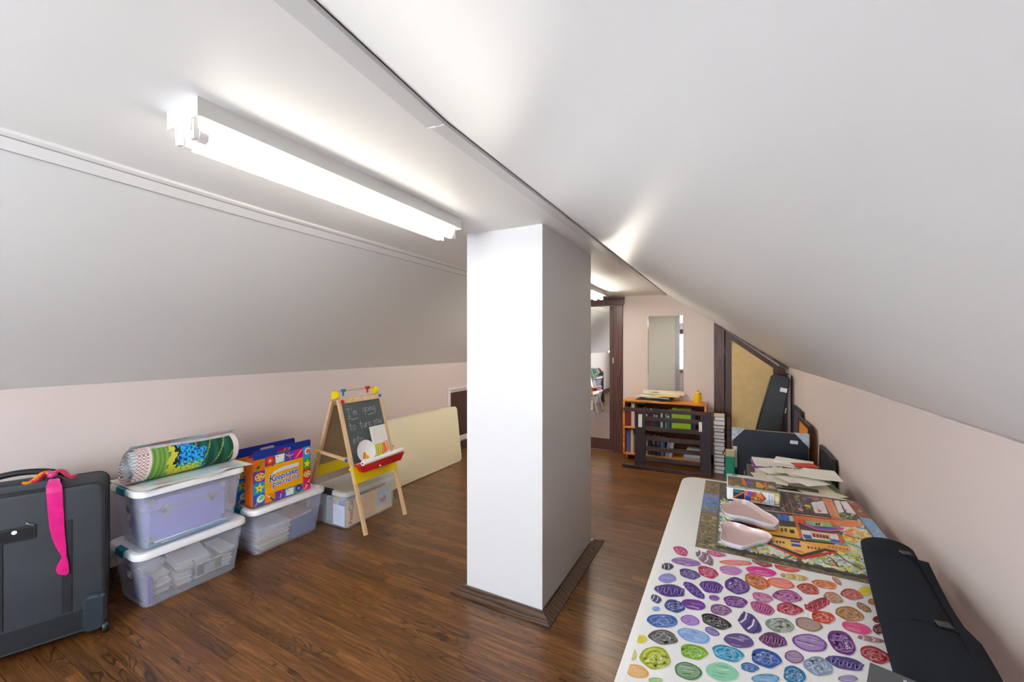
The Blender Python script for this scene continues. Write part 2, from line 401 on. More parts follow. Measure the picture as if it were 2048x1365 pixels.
# front gable wall behind the camera, with a double window
WX0, WX1, WZ0, WZ1 = -2.08, -.68, .72, 1.86
g = G()
for P in ([(XL, -.012), (WX0, -.012), (WX0, ZC + .01 - .03), (-2.055, ZC + .01), (XL, 1.265)],):
    g.prism([(XL, -.012), (WX0, -.012), (WX0, 2.15), (XL, 1.265)], YF - .1, YF, ME)
    g.prism([(WX1, -.012), (XR, -.012), (XR, 1.265), (WX1, 2.16)], YF - .1, YF, ME)
    g.prism([(WX0, -.012), (WX1, -.012), (WX1, WZ0), (WX0, WZ0)], YF - .1, YF, ME)
    g.prism([(WX0, WZ1), (WX1, WZ1), (WX1, 2.17), (WX0, 2.15)], YF - .1, YF, ME)
struct(g.build('wall_front', 'pink_paint'))
win = G(); xm = (WX0 + WX1) / 2
for x0, x1, z0, z1 in ((WX0, WX0 + .05, WZ0, WZ1), (WX1 - .05, WX1, WZ0, WZ1), (xm - .04, xm + .04, WZ0, WZ1), (WX0, WX1, WZ0, WZ0 + .05), (WX0, WX1, WZ1 - .05, WZ1), (WX0, WX1, 1.27, 1.31)):
    win.box(x0, x1, YF - .07, YF - .03, z0, z1)
wo = struct(win.build('window_1', 'door_brown'))
G().box(WX0 - .1, WX0, YF, YF + .02, WZ0 - .1, WZ1 + .1).build('casing', 'door_brown', wo)
G().box(WX1, WX1 + .1, YF, YF + .02, WZ0 - .1, WZ1 + .1).build('casing', 'door_brown', wo)
G().box(WX0, WX1, YF, YF + .02, WZ1, WZ1 + .1).build('casing', 'door_brown', wo)
G().box(WX0 - .12, WX1 + .12, YF, YF + .05, WZ0 - .035, WZ0).build('window_sill', 'door_brown', wo)
# moulding strips along the two ceiling joints
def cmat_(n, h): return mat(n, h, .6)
def moulding(name, tab, ya, yb, prof, m, parent=None):
    ys = [ya] + [q for q in YS if ya + .02 < q < yb - .02] + [yb]; rings = []
    for y in ys: rings.append([(pw(tab, y) + dx, y, ZC + dz) for dx, dz in prof])
    return G().loft(rings).build(name, m, parent, 30)
sl = (ZC - 1.255) / (XR + .709)
t1 = struct(moulding('trim_1', XRT, YF, .965, [(-.066, .004), (-.066, -.009), (-.034, -.010), (-.034, -.013), (-.002, -.014), (.002, .0)], 'grey_trim'))
moulding('moulding_piece', XRT, .972, YE, [(-.058, .004), (-.058, -.008), (-.030, -.009), (-.030, -.012), (-.002, -.013), (.002, .0)], 'grey_trim', t1)
moulding('moulding_joint', XRT, .963, .974, [(-.067, .004), (-.067, -.0098), (-.034, -.0145), (-.001, -.0155), (.002, .0)], 'grey_trim', t1)
moulding('shadow_gap', XRT, YF, YE, [(.0005, .004), (.0005, -.0035), (.0018, -.0035), (.003, .0)], 'black_gap', t1)
t2 = struct(moulding('trim_2', XLT, YF, YE, [(.022, .004), (.022, -.010), (.006, -.016), (-.002, -.016), (-.010, .0)], 'white_gloss'))
moulding('moulding_strip', XLT, YF, YE, [(.0, -.004), (-.004, -.018), (-.044, -.046), (-.049, -.036), (-.03, .0)], 'white_gloss', t2)
moulding('shadow_line', XLT, YF, YE, [(-.0455, -.036), (-.0455, -.0455), (-.0505, -.0475), (-.0505, -.036)], cmat_('trim_shadow', '#a0a1a2'), t2)  # shadow under the moulding strip, put in as a thin grey line
moulding('groove_shade', XLT, YF, YE, [(.002, -.010), (.002, -.0175), (-.0035, -.0185), (-.004, -.012)], MAT['trim_shadow'], t2)  # solid strip, its grey stands in for shade between the two mouldings
# chimney breast with its mitred base boards
PX0, PX1, PY0, PY1 = -1.400, -.900, 2.040, 2.935
pil = struct(G().box(PX0, PX1, PY0, PY1, 0, ZC + .005).build('wall_chimney', 'pillar_paint'))
def skirt(c0, c1, o0, o1, h0=.036, h1=.008):
    g = G(); v = [(*c0, 0), (*c1, 0), (*o1, 0), (*o0, 0), (*c0, h0), (*c1, h0), (*lerp(Vector(c1), Vector(o1), .22), h0 + .004), (*lerp(Vector(c0), Vector(o0), .22), h0 + .004), (*o1, h1), (*o0, h1)]
    return g.add(v, [(0, 3, 2, 1), (0, 1, 5, 4), (4, 5, 6, 7), (7, 6, 8, 9), (9, 8, 2, 3), (0, 4, 7, 9, 3), (1, 2, 8, 6, 5)])
W_ = .072
C4 = [(PX0, PY0), (PX1, PY0), (PX1, PY1), (PX0, PY1)]; O4 = [(PX0 - W_, PY0 - W_), (PX1 + W_, PY0 - W_), (PX1 + W_, PY1 + W_ + .04), (PX0 - W_, PY1 + W_ + .04)]
for k in range(4):
    j = (k + 1) % 4
    skirt(C4[k], C4[j], O4[k], O4[j]).build('base_board', 'dark_oak_flat', pil)
# baseboards
struct(G().box(XL, XL + .015, YF, YE, 0, .11).build('baseboard_left', 'dark_oak_flat'))
struct(G().box(XR - .015, XR, YF, YE, 0, .11).build('baseboard_right', 'dark_oak_flat'))
struct(G().box(-1.28, -.155, YE - .015, YE, 0, .11).build('baseboard_back', 'dark_oak_flat'))
# door with the tall mirror
d1 = struct(G().box(-2.22, -1.412, YE - .012, YE, .008, 2.052, b=.002).build('door_1', 'door_brown'))
cg = G().box(-1.410, -1.285, YE - .022, YE, 0, 2.058, b=.002); cg.box(-1.392, -1.372, YE - .027, YE - .022, 0, 2.058); cg.box(-1.318, -1.298, YE - .027, YE - .022, 0, 2.058)
cg.build('casing', 'dark_oak', d1)
G().box(-2.345, -2.222, YE - .022, YE, 0, 2.058, b=.002).build('casing', 'dark_oak', d1)
G().box(-2.36, -1.27, YE - .026, YE, 2.06, 2.135, b=.002).box(-2.37, -1.262, YE - .036, YE, 2.135, 2.163, b=.003).build('head_casing', 'dark_oak', d1)
G().box(-1.424, -1.414, YE - .018, YE - .012, 1.24, 1.32).build('strike_plate', 'brass', d1)
tag(G().box(-2.06, -1.467, YE - .018, YE - .0125, .17, 2.045).build('door_mirror', 'mirror'), 'tall frameless mirror fixed to the dark brown door', 'mirror')
# low closet door under the slope
d2 = struct(G().prism([(-.022, .008), (.53, .008), (.53, 1.245), (-.022, 1.668)], YE - .03, YE, ME).build('door_2', 'door_brown'))
G().prism([(.046, .16), (.474, .16), (.474, 1.226), (.046, 1.553)], YE - .034, YE - .030, ME).build('door_panel', 'plywood', d2)
cg = G().prism([(-.15, 0), (-.036, 0), (-.036, 1.685), (-.15, 1.772)], YE - .028, YE, ME)
cg.prism([(-.135, 0), (-.118, 0), (-.118, 1.744), (-.135, 1.757)], YE - .034, YE - .028, ME); cg.prism([(-.085, 0), (-.07, 0), (-.07, 1.708), (-.085, 1.719)], YE - .034, YE - .028, ME)
cg.build('casing', 'dark_oak', d2)
G().prism([(-.034, 0), (-.024, 0), (-.024, 1.672), (-.034, 1.680)], YE - .006, YE - .001, ME).build('gap_shadow', 'black_gap', d2)
G().prism([(-.15, 1.772), (-.036, 1.690), (.585, 1.232), (.625, 1.205), (.625, 1.240), (-.15, 1.789)], YE - .03, YE, ME).build('head_casing', 'dark_oak_flat', d2)
G().prism([(.535, 0), (.60, 0), (.60, 1.215), (.535, 1.262)], YE - .028, YE, ME).build('casing', 'dark_oak', d2)
for z in (1.38, .32): G().box(-.032, -.016, YE - .036, YE - .028, z, z + .08, b=.002).build('hinge', 'plastic_black', d2)
G().poly([(.05, YE - .0345, 1.545), (.068, YE - .0345, 1.531), (.062, YE - .0345, 1.50), (.05, YE - .0345, 1.51)]).build('sticker', cmat('#5fae3c'), d2)
# knee-wall hatch on the left
d3 = struct(G().box(XL, XL + .012, 4.515, 5.10, .20, .832).build('door_3', 'door_brown'))
for a in ((4.45, 4.513, .13, .87), (5.102, 5.165, .13, .87)): G().box(XL, XL + .022, *a, b=.003).build('casing', 'white_gloss', d3)
G().box(XL, XL + .022, 4.45, 5.165, .871, .93 - .03, b=.003).build('casing', 'white_gloss', d3)
G().box(XL, XL + .022, 4.515, 5.10, .13, .198, b=.003).build('casing', 'white_gloss', d3)
# ---------------------------------------------------------------- fluorescent fixtures
def fixture(x0, y0, label, glow='tube_glow'):
    t = thing('fluorescent_light', label, 'ceiling light', (x0, y0, ZC), group='twin tube fluorescent ceiling lights')
    Wd, L, H = .168, 1.215, .053
    g = G().loft([[(px, py, pz) for px, pz in ((0, 0), (0, -H), (.022, -H - .001), (.045, -H + .012), (Wd - .045, -H + .012), (Wd - .022, -H - .001), (Wd, -H), (Wd, 0))] for py in (.004, L - .004)])
    h_ = g.build('housing', 'housing_white', t)
    for yy in (0, L - .004):
        c = G().box(-.001, Wd + .001, yy, yy + .004, -H - .002, 0).build('end_cap', 'housing_white', t)
        G().lathe([(.011, 0), (.011, .0008)], 14, T(Wd * .42, yy + (.0 if yy == 0 else .004), -.028) @ RX(90)).build('knockout', 'socket_white', c)
        for zz, xx in ((-.012, Wd - .012), (-.040, .012)):
            G().lathe([(.003, 0), (.003, .001)], 8, T(xx, yy, zz) @ RX(90)).build('screw', 'metal', c)
    for xx in (.045, Wd - .045):
        for yy, s in ((.012, 1), (L - .012, -1)):
            k = G().box(xx - .011, xx + .011, yy - .007, yy + .007, -H - .052, -H + .010, b=.002).box(xx - .006, xx + .006, yy - .010 * 1, yy + .010, -H - .030, -H + .002)
            k.build('lamp_holder', 'socket_white', t)
        tb = G().tube([(xx, .04, -H - .036), (xx, L - .04, -H - .036)], .0175, 16).build('tube', glow, t, 40)
        for yy in (.019, L - .041):
            G().tube([(xx, yy, -H - .036), (xx, yy + .022, -H - .036)], .018, 16).build('tube_cap', 'socket_white', tb, 40)
    return t
fixture(-1.418, .555, 'white twin tube fluorescent light in front of the white pillar')
fixture(-1.52, 3.83, 'white twin tube fluorescent light behind the pillar, beside the mirrored door', 'tube_glow_far')
# ---------------------------------------------------------------- suitcase with ribbon
SA = R(70)                     # its wide face runs along this direction
sx, sy = math.cos(SA), math.sin(SA)
SWd, SD, SH = .53, .25, .80
s0 = Vector((-2.872, .862, 0)) - Vector((sx, sy, 0)) * SWd
suit = thing('suitcase', 'dark grey fabric suitcase on wheels standing beside the clear boxes', 'suitcase', s0, SA)
rings = []
for yy, ins, zz0 in ((0, .020, 0), (.006, .006, 0), (.02, 0, 0), (SD - .02, 0, 0), (SD - .006, .006, 0), (SD, .02, 0)):
    rings.append([(px + SWd / 2, yy, pz + .035 + (SH - .045) / 2) for px, pz in rr(SWd - 2 * ins, SH - .045 - 2 * ins, .045, 5)])
G().loft(rings).build('body', 'suitcase_fabric', suit, 45)
def edge_loop(y_, r, mm):
    p = [(px + SWd / 2, y_, pz + .035 + (SH - .045) / 2) for px, pz in rr(SWd - .008, SH - .053, .043, 6)]
    return G().tube(p, r, 8, closed=True).build('piping', mm, suit, 60)
edge_loop(.010, .0065, 'plastic_black'); edge_loop(SD - .010, .0065, 'plastic_black')
G().box(.004, SWd - .075, -.003, .006, .045, .150, b=.002).build('kick_panel', 'suitcase_dark', suit)
G().box(.004, SWd - .06, -.006, .0, .040, .047, b=.002).build('bottom_edge', 'plastic_grey', suit)
for xx in (.155, .375): G().box(xx, xx + .035, -.004, .004, .16, .62, b=.001).build('slide_strip', 'suitcase_dark', suit)
tg = G().box(.170, .292, -.006, .004, .565, .632, b=.002).build('tag_holder', 'suitcase_dark', suit)
G().box(.180, .284, -.0075, -.006, .573, .622).build('tag_window', 'plastic_black', tg)
G().lathe([(.009, 0), (.009, .0008)], 12, T(.225, -.0078, .612) @ RX(90)).build('tag_card', 'paper_white', tg)
G().tube([(.262, -.009, .648), (.268, -.011, .641), (.276, -.010, .636), (.285, -.008, .632)], .0028, 6).build('tag_clip', 'metal', tg)
for x0, x1 in ((SWd - .085, SWd + .002), (-.002, .085)):
    rg = []
    for yy, ins in ((-.022, .012), (-.012, .002), (.0, 0), (.075, 0)):
        c_ = (x0 + x1) / 2; w_ = x1 - x0 - 2 * ins; rg.append([(c_ + px, yy, .025 + .095 + pz) for px, pz in rr(w_, .19 - 2 * ins, .03 if ins < .01 else .02, 4)])
    wh = G().loft(rg).build('wheel_guard', 'plastic_grey', suit, 45)
    wx = SWd - .012 if x0 > .2 else .012
    G().lathe([(.012, -.013), (.027, -.012), (.030, -.006), (.030, .006), (.027, .012), (.012, .013)], 18, T(wx + (.012 if x0 > .2 else -.012), -.004, .0302) @ RY(90)).build('wheel', 'plastic_black', wh, 40)
for x0 in (.06, SWd - .09): G().box(x0, x0 + .03, SD - .05, SD - .02, 0.0003, .037, b=.003).build('foot', 'plastic_black', suit)
# raised top and grab handle
rg = []
for zz, k in ((SH - .012, 1), (SH + .008, 1), (SH + .020, .93), (SH + .024, .80)):
    rg.append([(.215 + px, SD * .45 + py, zz) for px, py in rr(.30 * k, .13 * k, .05 * k, 5)])
G().loft(rg).build('top_pocket', 'suitcase_fabric', suit, 40)
hp = [(.06 + .33 * t, SD * .45, SH + .012 + .055 * math.sin(math.pi * t) ** .6) for t in [k / 12 for k in range(13)]]
G().tube(hp, [.010, .012, .014] + [.015] * 7 + [.014, .012, .010], 10, flat=1.0).build('grab_handle', 'plastic_black', suit, 60)
# satin ribbon tied on the handle, hanging down the face
rib = thing('ribbon', 'bright pink satin ribbon tied to the suitcase handle', 'ribbon', s0, SA)
def band(pts, ws, name, m, th=.0012, tw=None):
    g = G(); rg = []
    for i, (p, w) in enumerate(zip(pts, ws)):
        a = R(tw[i]) if tw else 0; dx, dy = math.cos(a) * w / 2, math.sin(a) * w / 2
        x, y, z = p; bul = .004 * math.sin(i * 1.7)
        rg.append([(x - dx, y - dy, z), (x, y - .003 + bul * .3, z), (x + dx, y + dy, z), (x + dx, y + dy + th, z), (x, y - .003 + th + bul * .3, z), (x - dx, y - dy + th, z)])
    return g.loft(rg).build(name, m, rib, 60)
fz = [.829, .812, .80, .77, .72, .66, .60, .545, .50, .465, .445, .43, .41, .385, .365, .352]
fy = [.04, .01, -.007, -.011, -.011, -.010, -.011, -.011, -.012, -.013, -.013, -.014, -.014, -.014, -.013, -.012]
fx = [.345, .347, .350, .352, .354, .357, .360, .366, .374, .381, .384, .383, .380, .378, .383, .391]
fw = [.034, .046, .052, .053, .052, .052, .049, .043, .034, .022, .016, .026, .038, .044, .036, .012]
band([(a, b, c) for a, b, c in zip(fx, fy, fz)], fw, 'tail', 'satin_pink')
kx, ky, kz = .335, .075, SH + .044
for a0, a1, m, nm in ((0, 1, 'satin_magenta', 'bow_loop'), (180, .8, 'satin_magenta', 'bow_loop'), (150, 1.3, 'satin_orange', 'tail')):
    pts = []
    for k in range(9):
        t = k / 8; pts.append((kx + math.cos(R(a0)) * .085 * a1 * t, ky + .02 * math.sin(5 * t), kz + .014 * math.sin(t * 6) - .012 * t))
    G().tube(pts, [.010 + .012 * math.sin(math.pi * k / 8) for k in range(9)], 8, flat=.5).build(nm, m, rib, 60)
G().lathe([(.004, -.016), (.016, -.010), (.019, 0), (.015, .010), (.004, .015)], 12, T(kx, ky, kz)).build('knot', 'satin_pink', rib, 60)
# ---------------------------------------------------------------- clear storage boxes
def tub(x0, x1, y0, y1, z0, h, label, latch='teal_plastic', taper=.035, lid='lid_white', group='clear plastic storage boxes'):
    """lid footprint x0..x1, y0..y1; body tapers to the bottom"""
    cx, cy = (x0 + x1) / 2, (y0 + y1) / 2; w, d = x1 - x0, y1 - y0
    t = thing('storage_box', label, 'storage box', (cx, cy, z0), group=group)
    def ring(ww, dd, r, z): return [(px, py, z) for px, py in rr(ww, dd, r, 5)]
    wi, di = w - .035, d - .035
    g = G().loft([ring(wi - 2 * taper - .02, di - 2 * taper - .02, .03, 0), ring(wi - 2 * taper, di - 2 * taper, .035, .010), ring(wi, di, .035, h - .03)], (True, False))
    g.loft([ring(wi - 2 * taper - .008, di - 2 * taper - .008, .033, .0115), ring(wi - .005, di - .005, .033, h - .03)], (True, False))
    g.build('body', 'clear_box', t, 40)
    G().tube(ring(wi + .012, di + .012, .04, h - .034), .005, 6, closed=True).build('rim', 'clear_box', t, 60)
    lg = G().loft([ring(w - .03, d - .03, .05, h - .012), ring(w - .008, d - .008, .055, h - .038), ring(w, d, .058, h - .036), ring(w, d, .058, h - .016), ring(w - .012, d - .012, .054, h - .003), ring(w - .05, d - .05, .05, h), ring(w - .075, d - .075, .045, h - .008)], (True, True))
    L = lg.build('lid', lid, t, 35)
    for s in (-1, 1):
        q = G().loft([[(a, s * (d / 2 + b), c) for b, c in ((.004, h - .043), (.006, h - .02), (.003, h - .004), (-.020, h + .003), (-.020, h - .002), (-.003, h - .012), (-.002, h - .043))] for a in (-.052, -.045, .045, .052)])
        q.build('latch', latch, t, 35)
    return t
def sticker(parent, M, name='label_sticker'):
    g = G().add([(-.028, 0, -.040), (.028, 0, -.040), (.028, 0, .040), (-.028, 0, .040)], [(0, 1, 2, 3)], M, (.85, .86, .88))
    for a, b, c, d, col in ((-.024, .024, .0, .034, (.16, .20, .26)), (-.02, .005, .006, .024, (.30, .36, .44)), (-.024, .01, -.014, -.010, (.1, .1, .1)), (-.024, .0, -.022, -.019, (.2, .2, .2)), (.010, .023, -.034, -.020, (.12, .12, .12))):
        g.add([(a, -.0004, c), (b, -.0004, c), (b, -.0004, d), (a, -.0004, d)], [(0, 1, 2, 3)], M, col)
    return g.build(name, 'print', parent)
lower = tub(-3.255, -2.845, .975, 1.565, 0, .338, 'clear box full of loose papers at the bottom of the two-box stack')
upper = tub(-3.250, -2.845, .978, 1.555, .331, .355, 'clear box holding the lavender trunk, stacked on another clear box')
box3 = tub(-3.270, -2.880, 1.605, 2.195, 0, .345, 'clear box of stacked paper beneath the colourful portfolios')
for b_ in (lower, upper): sticker(b_, T(.055, -.274, .215) @ RX(4))
# purple trunk inside the upper box
tr = thing('trunk', 'lavender trunk with metal corners inside the upper clear box', 'trunk', (-3.035, 1.250, .372))
G().box(-.13, .13, -.195, .195, 0, .165, b=.003).build('body', 'lavender', tr)
G().box(-.13, .13, -.195, .195, .167, .235, b=.003).build('lid', 'lavender', tr)
G().box(-.132, .132, -.197, .197, .162, .170).build('edge_strip', 'metal', tr)
for yy in (-.12, .12):
    k = G().lathe([(.0, 0), (.021, .0), (.021, .004), (.009, .009), (0, .009)], 12, T(.131, yy, .166) @ RY(90)).build('latch', 'metal', tr, 50)
    for a in range(4): G().lathe([(.012, 0), (.012, .003)], 10, T(.131, yy + .02 * math.cos(R(90 * a)), .166 + .022 * math.sin(R(90 * a))) @ RY(90)).build('latch_plate', 'brass', k)
for xx in (-1, 1):
    for yy in (-1, 1):
        for z0, z1 in ((0, .03), (.205, .237)):
            G().box(min(xx * .106, xx * .133), max(xx * .106, xx * .133), min(yy * .171, yy * .198), max(yy * .171, yy * .198), z0 - .001, z1).build('corner_cap', 'metal', tr)
rng = random.Random(11)
SHN = {}
def sheets(name, label, cat, group, cx, cy, z, w, d, cols, n, jit=.015, rot=4, th=(.003, .010), tilt=0):
    zz = z
    for k in range(n):
        t_ = rng.uniform(*th); c = rng.choice(cols)
        o = G().box(-w / 2, w / 2, -d / 2, d / 2, 0, t_, b=min(.001, t_ * .3)).build(name, cmat(c, .65))
        o.location = (cx + rng.uniform(-jit, jit), cy + rng.uniform(-jit, jit), zz); o.rotation_euler = (0, 0, R(rng.uniform(-rot, rot)))
        SHN[group] = SHN.get(group, -1) + 1; tag(o, ORD[SHN[group]] + ' ' + label, cat, group); zz += t_ + .0006
    return zz
# folders lying under and beside the trunk
for k, (x, y, a, w, d, c) in enumerate(((-3.02, 1.28, 2, .24, .36, '#c9d4de'), (-3.01, 1.24, -3, .25, .38, '#7fa0b8'), (-3.02, 1.26, 1, .25, .38, '#d8dde2'))):
    o = tag(G().box(-w / 2, w / 2, -d / 2, d / 2, 0, .006, b=.001).build('paper_folder', cmat(c, .6)), ORD[k] + ' folder from the bottom under the lavender trunk in the box', 'folder', 'folders under the trunk')
    o.location = (x, y, .3475 + .0075 * k); o.rotation_euler = (0, 0, R(a))
tr.location.z = .3715
# jumble of papers in the lower box
cols = ('#e8e4da', '#d9d2c2', '#cfd8df', '#e3dccb', '#b9c4a8', '#f0eee8', '#c8b79a', '#dfe3ea', '#e8e4da')
STK = ((1.130, 5, 8, 11, 'end'), (1.235, -5, 10, 13, 'middle'), (1.345, 5, 9, 13, 'middle'), (1.455, -5, 7, 11, 'far'))
for ci, (cy_, tx_, ty_, n_, w_) in enumerate(STK):
    Mx = T(-3.045 + .01 * (ci % 2), cy_, .042) @ RX(tx_) @ RY(ty_); zz = 0
    for k in range(n_):
        w, d = rng.uniform(.16, .19), rng.uniform(.07, .092); th = rng.uniform(.003, .011)
        o = G().box(-w / 2, w / 2, -d / 2, d / 2, 0, th).build('loose_paper', cmat(rng.choice(cols), .7))
        o.matrix_world = Mx @ T(rng.uniform(-.012, .012), rng.uniform(-.006, .006), zz) @ RZ(rng.uniform(-7, 7)); zz += th + .004
        tag(o, ORD[k] + ' paper up in the ' + ('heap beside the purple folder', 'second heap from the purple folder', 'third heap from the purple folder', 'heap farthest from the purple folder')[ci] + ', bottom clear box', 'paper', 'papers inside the bottom clear box')
ph = thing('photograph', 'photo of a white house pressed to the side of the bottom clear box', 'photograph', (-2.908, 1.36, .092), rot=(0, R(8), 0))
g = G().box(-.001, 0, -.075, .075, -.042, .042, col=(.85, .85, .83))
for a, b, c, d, col in ((-.07, .07, -.037, .037, (.16, .24, .10)), (-.07, -.035, -.037, .03, (.03, .05, .10)), (-.03, .03, -.037, .022, (.8, .82, .85)), (-.02, -.005, -.02, .01, (.1, .14, .2)), (.008, .022, -.02, .01, (.1, .14, .2))):
    g.add([(.0005 + .0002 * abs(c), a, c), (.0005 + .0002 * abs(c), b, c), (.0005 + .0002 * abs(c), b, d), (.0005 + .0002 * abs(c), a, d)], [(0, 1, 2, 3)], None, col)
g.build('print', 'print', ph)
tag(mv(G().box(-.10, .10, -.012, .012, 0, .145, b=.003).build('folder', 'violet'), (-3.02, 1.065, .014)), 'purple folder standing at the end of the bottom clear box', 'folder')
g = G(); rg = []
for i in range(7):
    t = i / 6; rg.append([(.055 * math.sin(math.pi * (t * .86 + .07)) * (1 + .25 * math.sin(k * 2.3 + i)) * math.cos(2 * math.pi * k / 14), .05 * math.sin(math.pi * (t * .86 + .07)) * (1 + .25 * math.cos(k * 1.9 + 2 * i)) * math.sin(2 * math.pi * k / 14), .09 * t) for k in range(14)])
tag(mv(g.loft(rg).build('plastic_bag', 'poly_bag', None, 70), (-2.985, 1.10, .165)), 'crumpled white plastic bag in the bottom clear box', 'bag')
# stacked paper in box 3
zz = sheets('paper_sheaf', 'sheaf from the bottom of the stack in the box below the portfolios', 'paper', 'paper stack in the box below the portfolios', -3.075, 1.79, .014, .24, .22, ('#e9967f',), 1)
for c in ('#8d5a9a', '#c7dca8', '#b8d49a'):
    zz = sheets('paper_sheaf', 'sheaf from the bottom of the stack in the box below the portfolios', 'paper', 'paper stack in the box below the portfolios', -3.075, 1.79, zz, .24, .22, (c,), 1)
zz = sheets('paper_sheaf', 'sheaf from the bottom of the stack in the box below the portfolios', 'paper', 'paper stack in the box below the portfolios', -3.07, 1.80, zz, .24, .24, ('#eceae6', '#dfe2ea', '#f3f0ea', '#e6cbb6', '#d4d8e2'), 14, th=(.006, .013))
for k, c in enumerate(('#dfe2ea', '#d99a95')):
    o = tag(G().box(-.12, .12, -.09, .09, 0, .008, b=.001).build('paper_folder', cmat(c, .6)), ('pale blue', 'dusty pink')[k] + ' folder lying on the blue box inside the box below the portfolios', 'folder', 'folders in the box below the portfolios')
    o.location = (-3.08, 2.02, .152 + .0105 * k); o.rotation_euler = (R(4), 0, R(2))
tag(mv(G().box(-.125, .125, -.10, .10, 0, .125, b=.004).build('craft_box', cmat('#4a6a98', .5)), (-3.075, 2.035, .014)), 'blue cardboard box inside the clear box below the portfolios', 'box')
# ---------------------------------------------------------------- rolled latch-hook canvas on the stack
fc = G(); nx, ny = 10, 16; v = []
for j in range(ny + 1):
    for i in range(nx + 1):
        x = -3.235 + .40 * i / nx; yy = .985 + .60 * j / ny
        lift = .010 * max(0, math.sin(3.3 * j / ny * math.pi) * (i / nx)) ** 2
        v.append((x + .015 * math.sin(j * .8) * (i == nx), yy, .690 + lift))
n1 = len(v); v += [(a, b, c + .002) for a, b, c in v]; F = []; cs = []
for j in range(ny):
    for i in range(nx):
        q = j * (nx + 1) + i; col = hexc('#b9cdd6') if 1 <= i < nx - 1 and 1 <= j < ny - 1 else hexc('#dcdad2')
        fc.f.append((q + n1, q + 1 + n1, q + nx + 2 + n1, q + nx + 1 + n1)); fc.c.append(col)
        fc.f.append((q, q + nx + 1, q + nx + 2, q + 1)); fc.c.append(col)
for j in range(ny):
    for i in (0, nx):
        q = j * (nx + 1) + i; fc.f.append((q, q + nx + 1, q + nx + 1 + n1, q + n1)); fc.c.append(hexc('#dcdad2'))
for i in range(nx):
    for j in (0, ny):
        q = j * (nx + 1) + i; fc.f.append((q, q + 1, q + 1 + n1, q + n1)); fc.c.append(hexc('#dcdad2'))
fc.v = v
fl = tag(fc.build('rug_canvas', 'rug_mesh'), 'flat pale blue printed canvas spread on the upper clear box lid', 'canvas')
g = G()
for (x, y_) in ((-2.885, 1.10), (-2.90, 1.44), (-3.12, 1.05)):
    disc(g, x, y_, .018, .035, T(0, 0, .7045), hexc('#e0a8b0'), 12)
o = g.build('printed_flower', 'rug_mesh', fl)
# roll: thick spiral shell built of small coloured cells
RC = Vector((-3.055, 0, .690)); ra, rb = .104, .094; Y0, Y1 = 1.005, 1.565
def rollcol(t, a):
    """t along 0..1, a angle 0..1 measured from the top towards the room"""
    j = .05 * math.sin(a * 60 + t * 90) + .03 * math.sin(a * 31)
    if t < .13 or t > .94: return hexc('#e4dfda') if (int(a * 60) + int(t * 110)) % 2 else hexc('#b07f86' if t < .11 else '#d9c9c4')
    if a < .06: return hexc('#c3d2d6') if (t * 7 % 1) > .25 else hexc('#dcb6bb')
    u = t + j * .3
    if u < .29 - a * .03: return hexc('#5f8a34') if int(t * 120) % 2 else hexc('#7ba24c')
    if u < .34: return hexc('#c9c83c')
    if a > .36 + j and u < .56:
        return hexc('#e3d21c') if a < .45 else hexc('#c11f22')
    if a > .29 + j and u < .62: return hexc('#2fae72') if int(t * 200 + a * 90) % 3 else hexc('#e8d83a')
    if u < .38: return hexc('#141a1c')
    if u < .63 - .10 * (a < .14): return (hexc('#1ea7e0'), hexc('#1458c4'), hexc('#25b5ea'), hexc('#0e2c8c'), hexc('#1ea7e0'))[int(t * 170 + 3 * math.sin(a * 47 + int(t * 85))) % 5]
    if abs(math.sin(t * 21 + a * 9)) < .16: return hexc('#7fa346')
    return hexc('#0f5a44') if int(t * 150) % 2 else hexc('#0c3f33')
rt = thing('rolled_rug', 'rolled latch-hook rug canvas in green, blue and yellow on the top box', 'rug', (0, 0, 0))
rt.location = (0, 0, .0035)
g = G(); NA, NT = 64, 84; prof = []
for k in range(NA + 1):
    a = 2 * math.pi * k / NA
    prof.append((ra * (1 + .03 * math.sin(2 * a + 1)) * math.sin(a), rb * math.cos(a)))
v = []
for j in range(NT + 1):
    t = j / NT; sw = 1 + .03 * math.sin(5 * t + 1); yy = lerp(Y0, Y1, t); ox = lerp(.01, -.015, t); oz = rb * sw * 1.0
    for k in range(NA + 1): v.append((RC.x + ox + prof[k][0] * sw, yy + .02 * prof[k][1] / rb * (1 - t), RC.z + .0035 + oz + prof[k][1] * sw))
for j in range(NT):
    for k in range(NA):
        q = j * (NA + 1) + k; g.f.append((q, q + 1, q + NA + 2, q + NA + 1)); g.c.append(rollcol((j + .5) / NT, (k + .5) / NA if k < NA * .75 else 0))
g.v = v
g.build('outer_turn', 'rug_mesh', rt, 60)
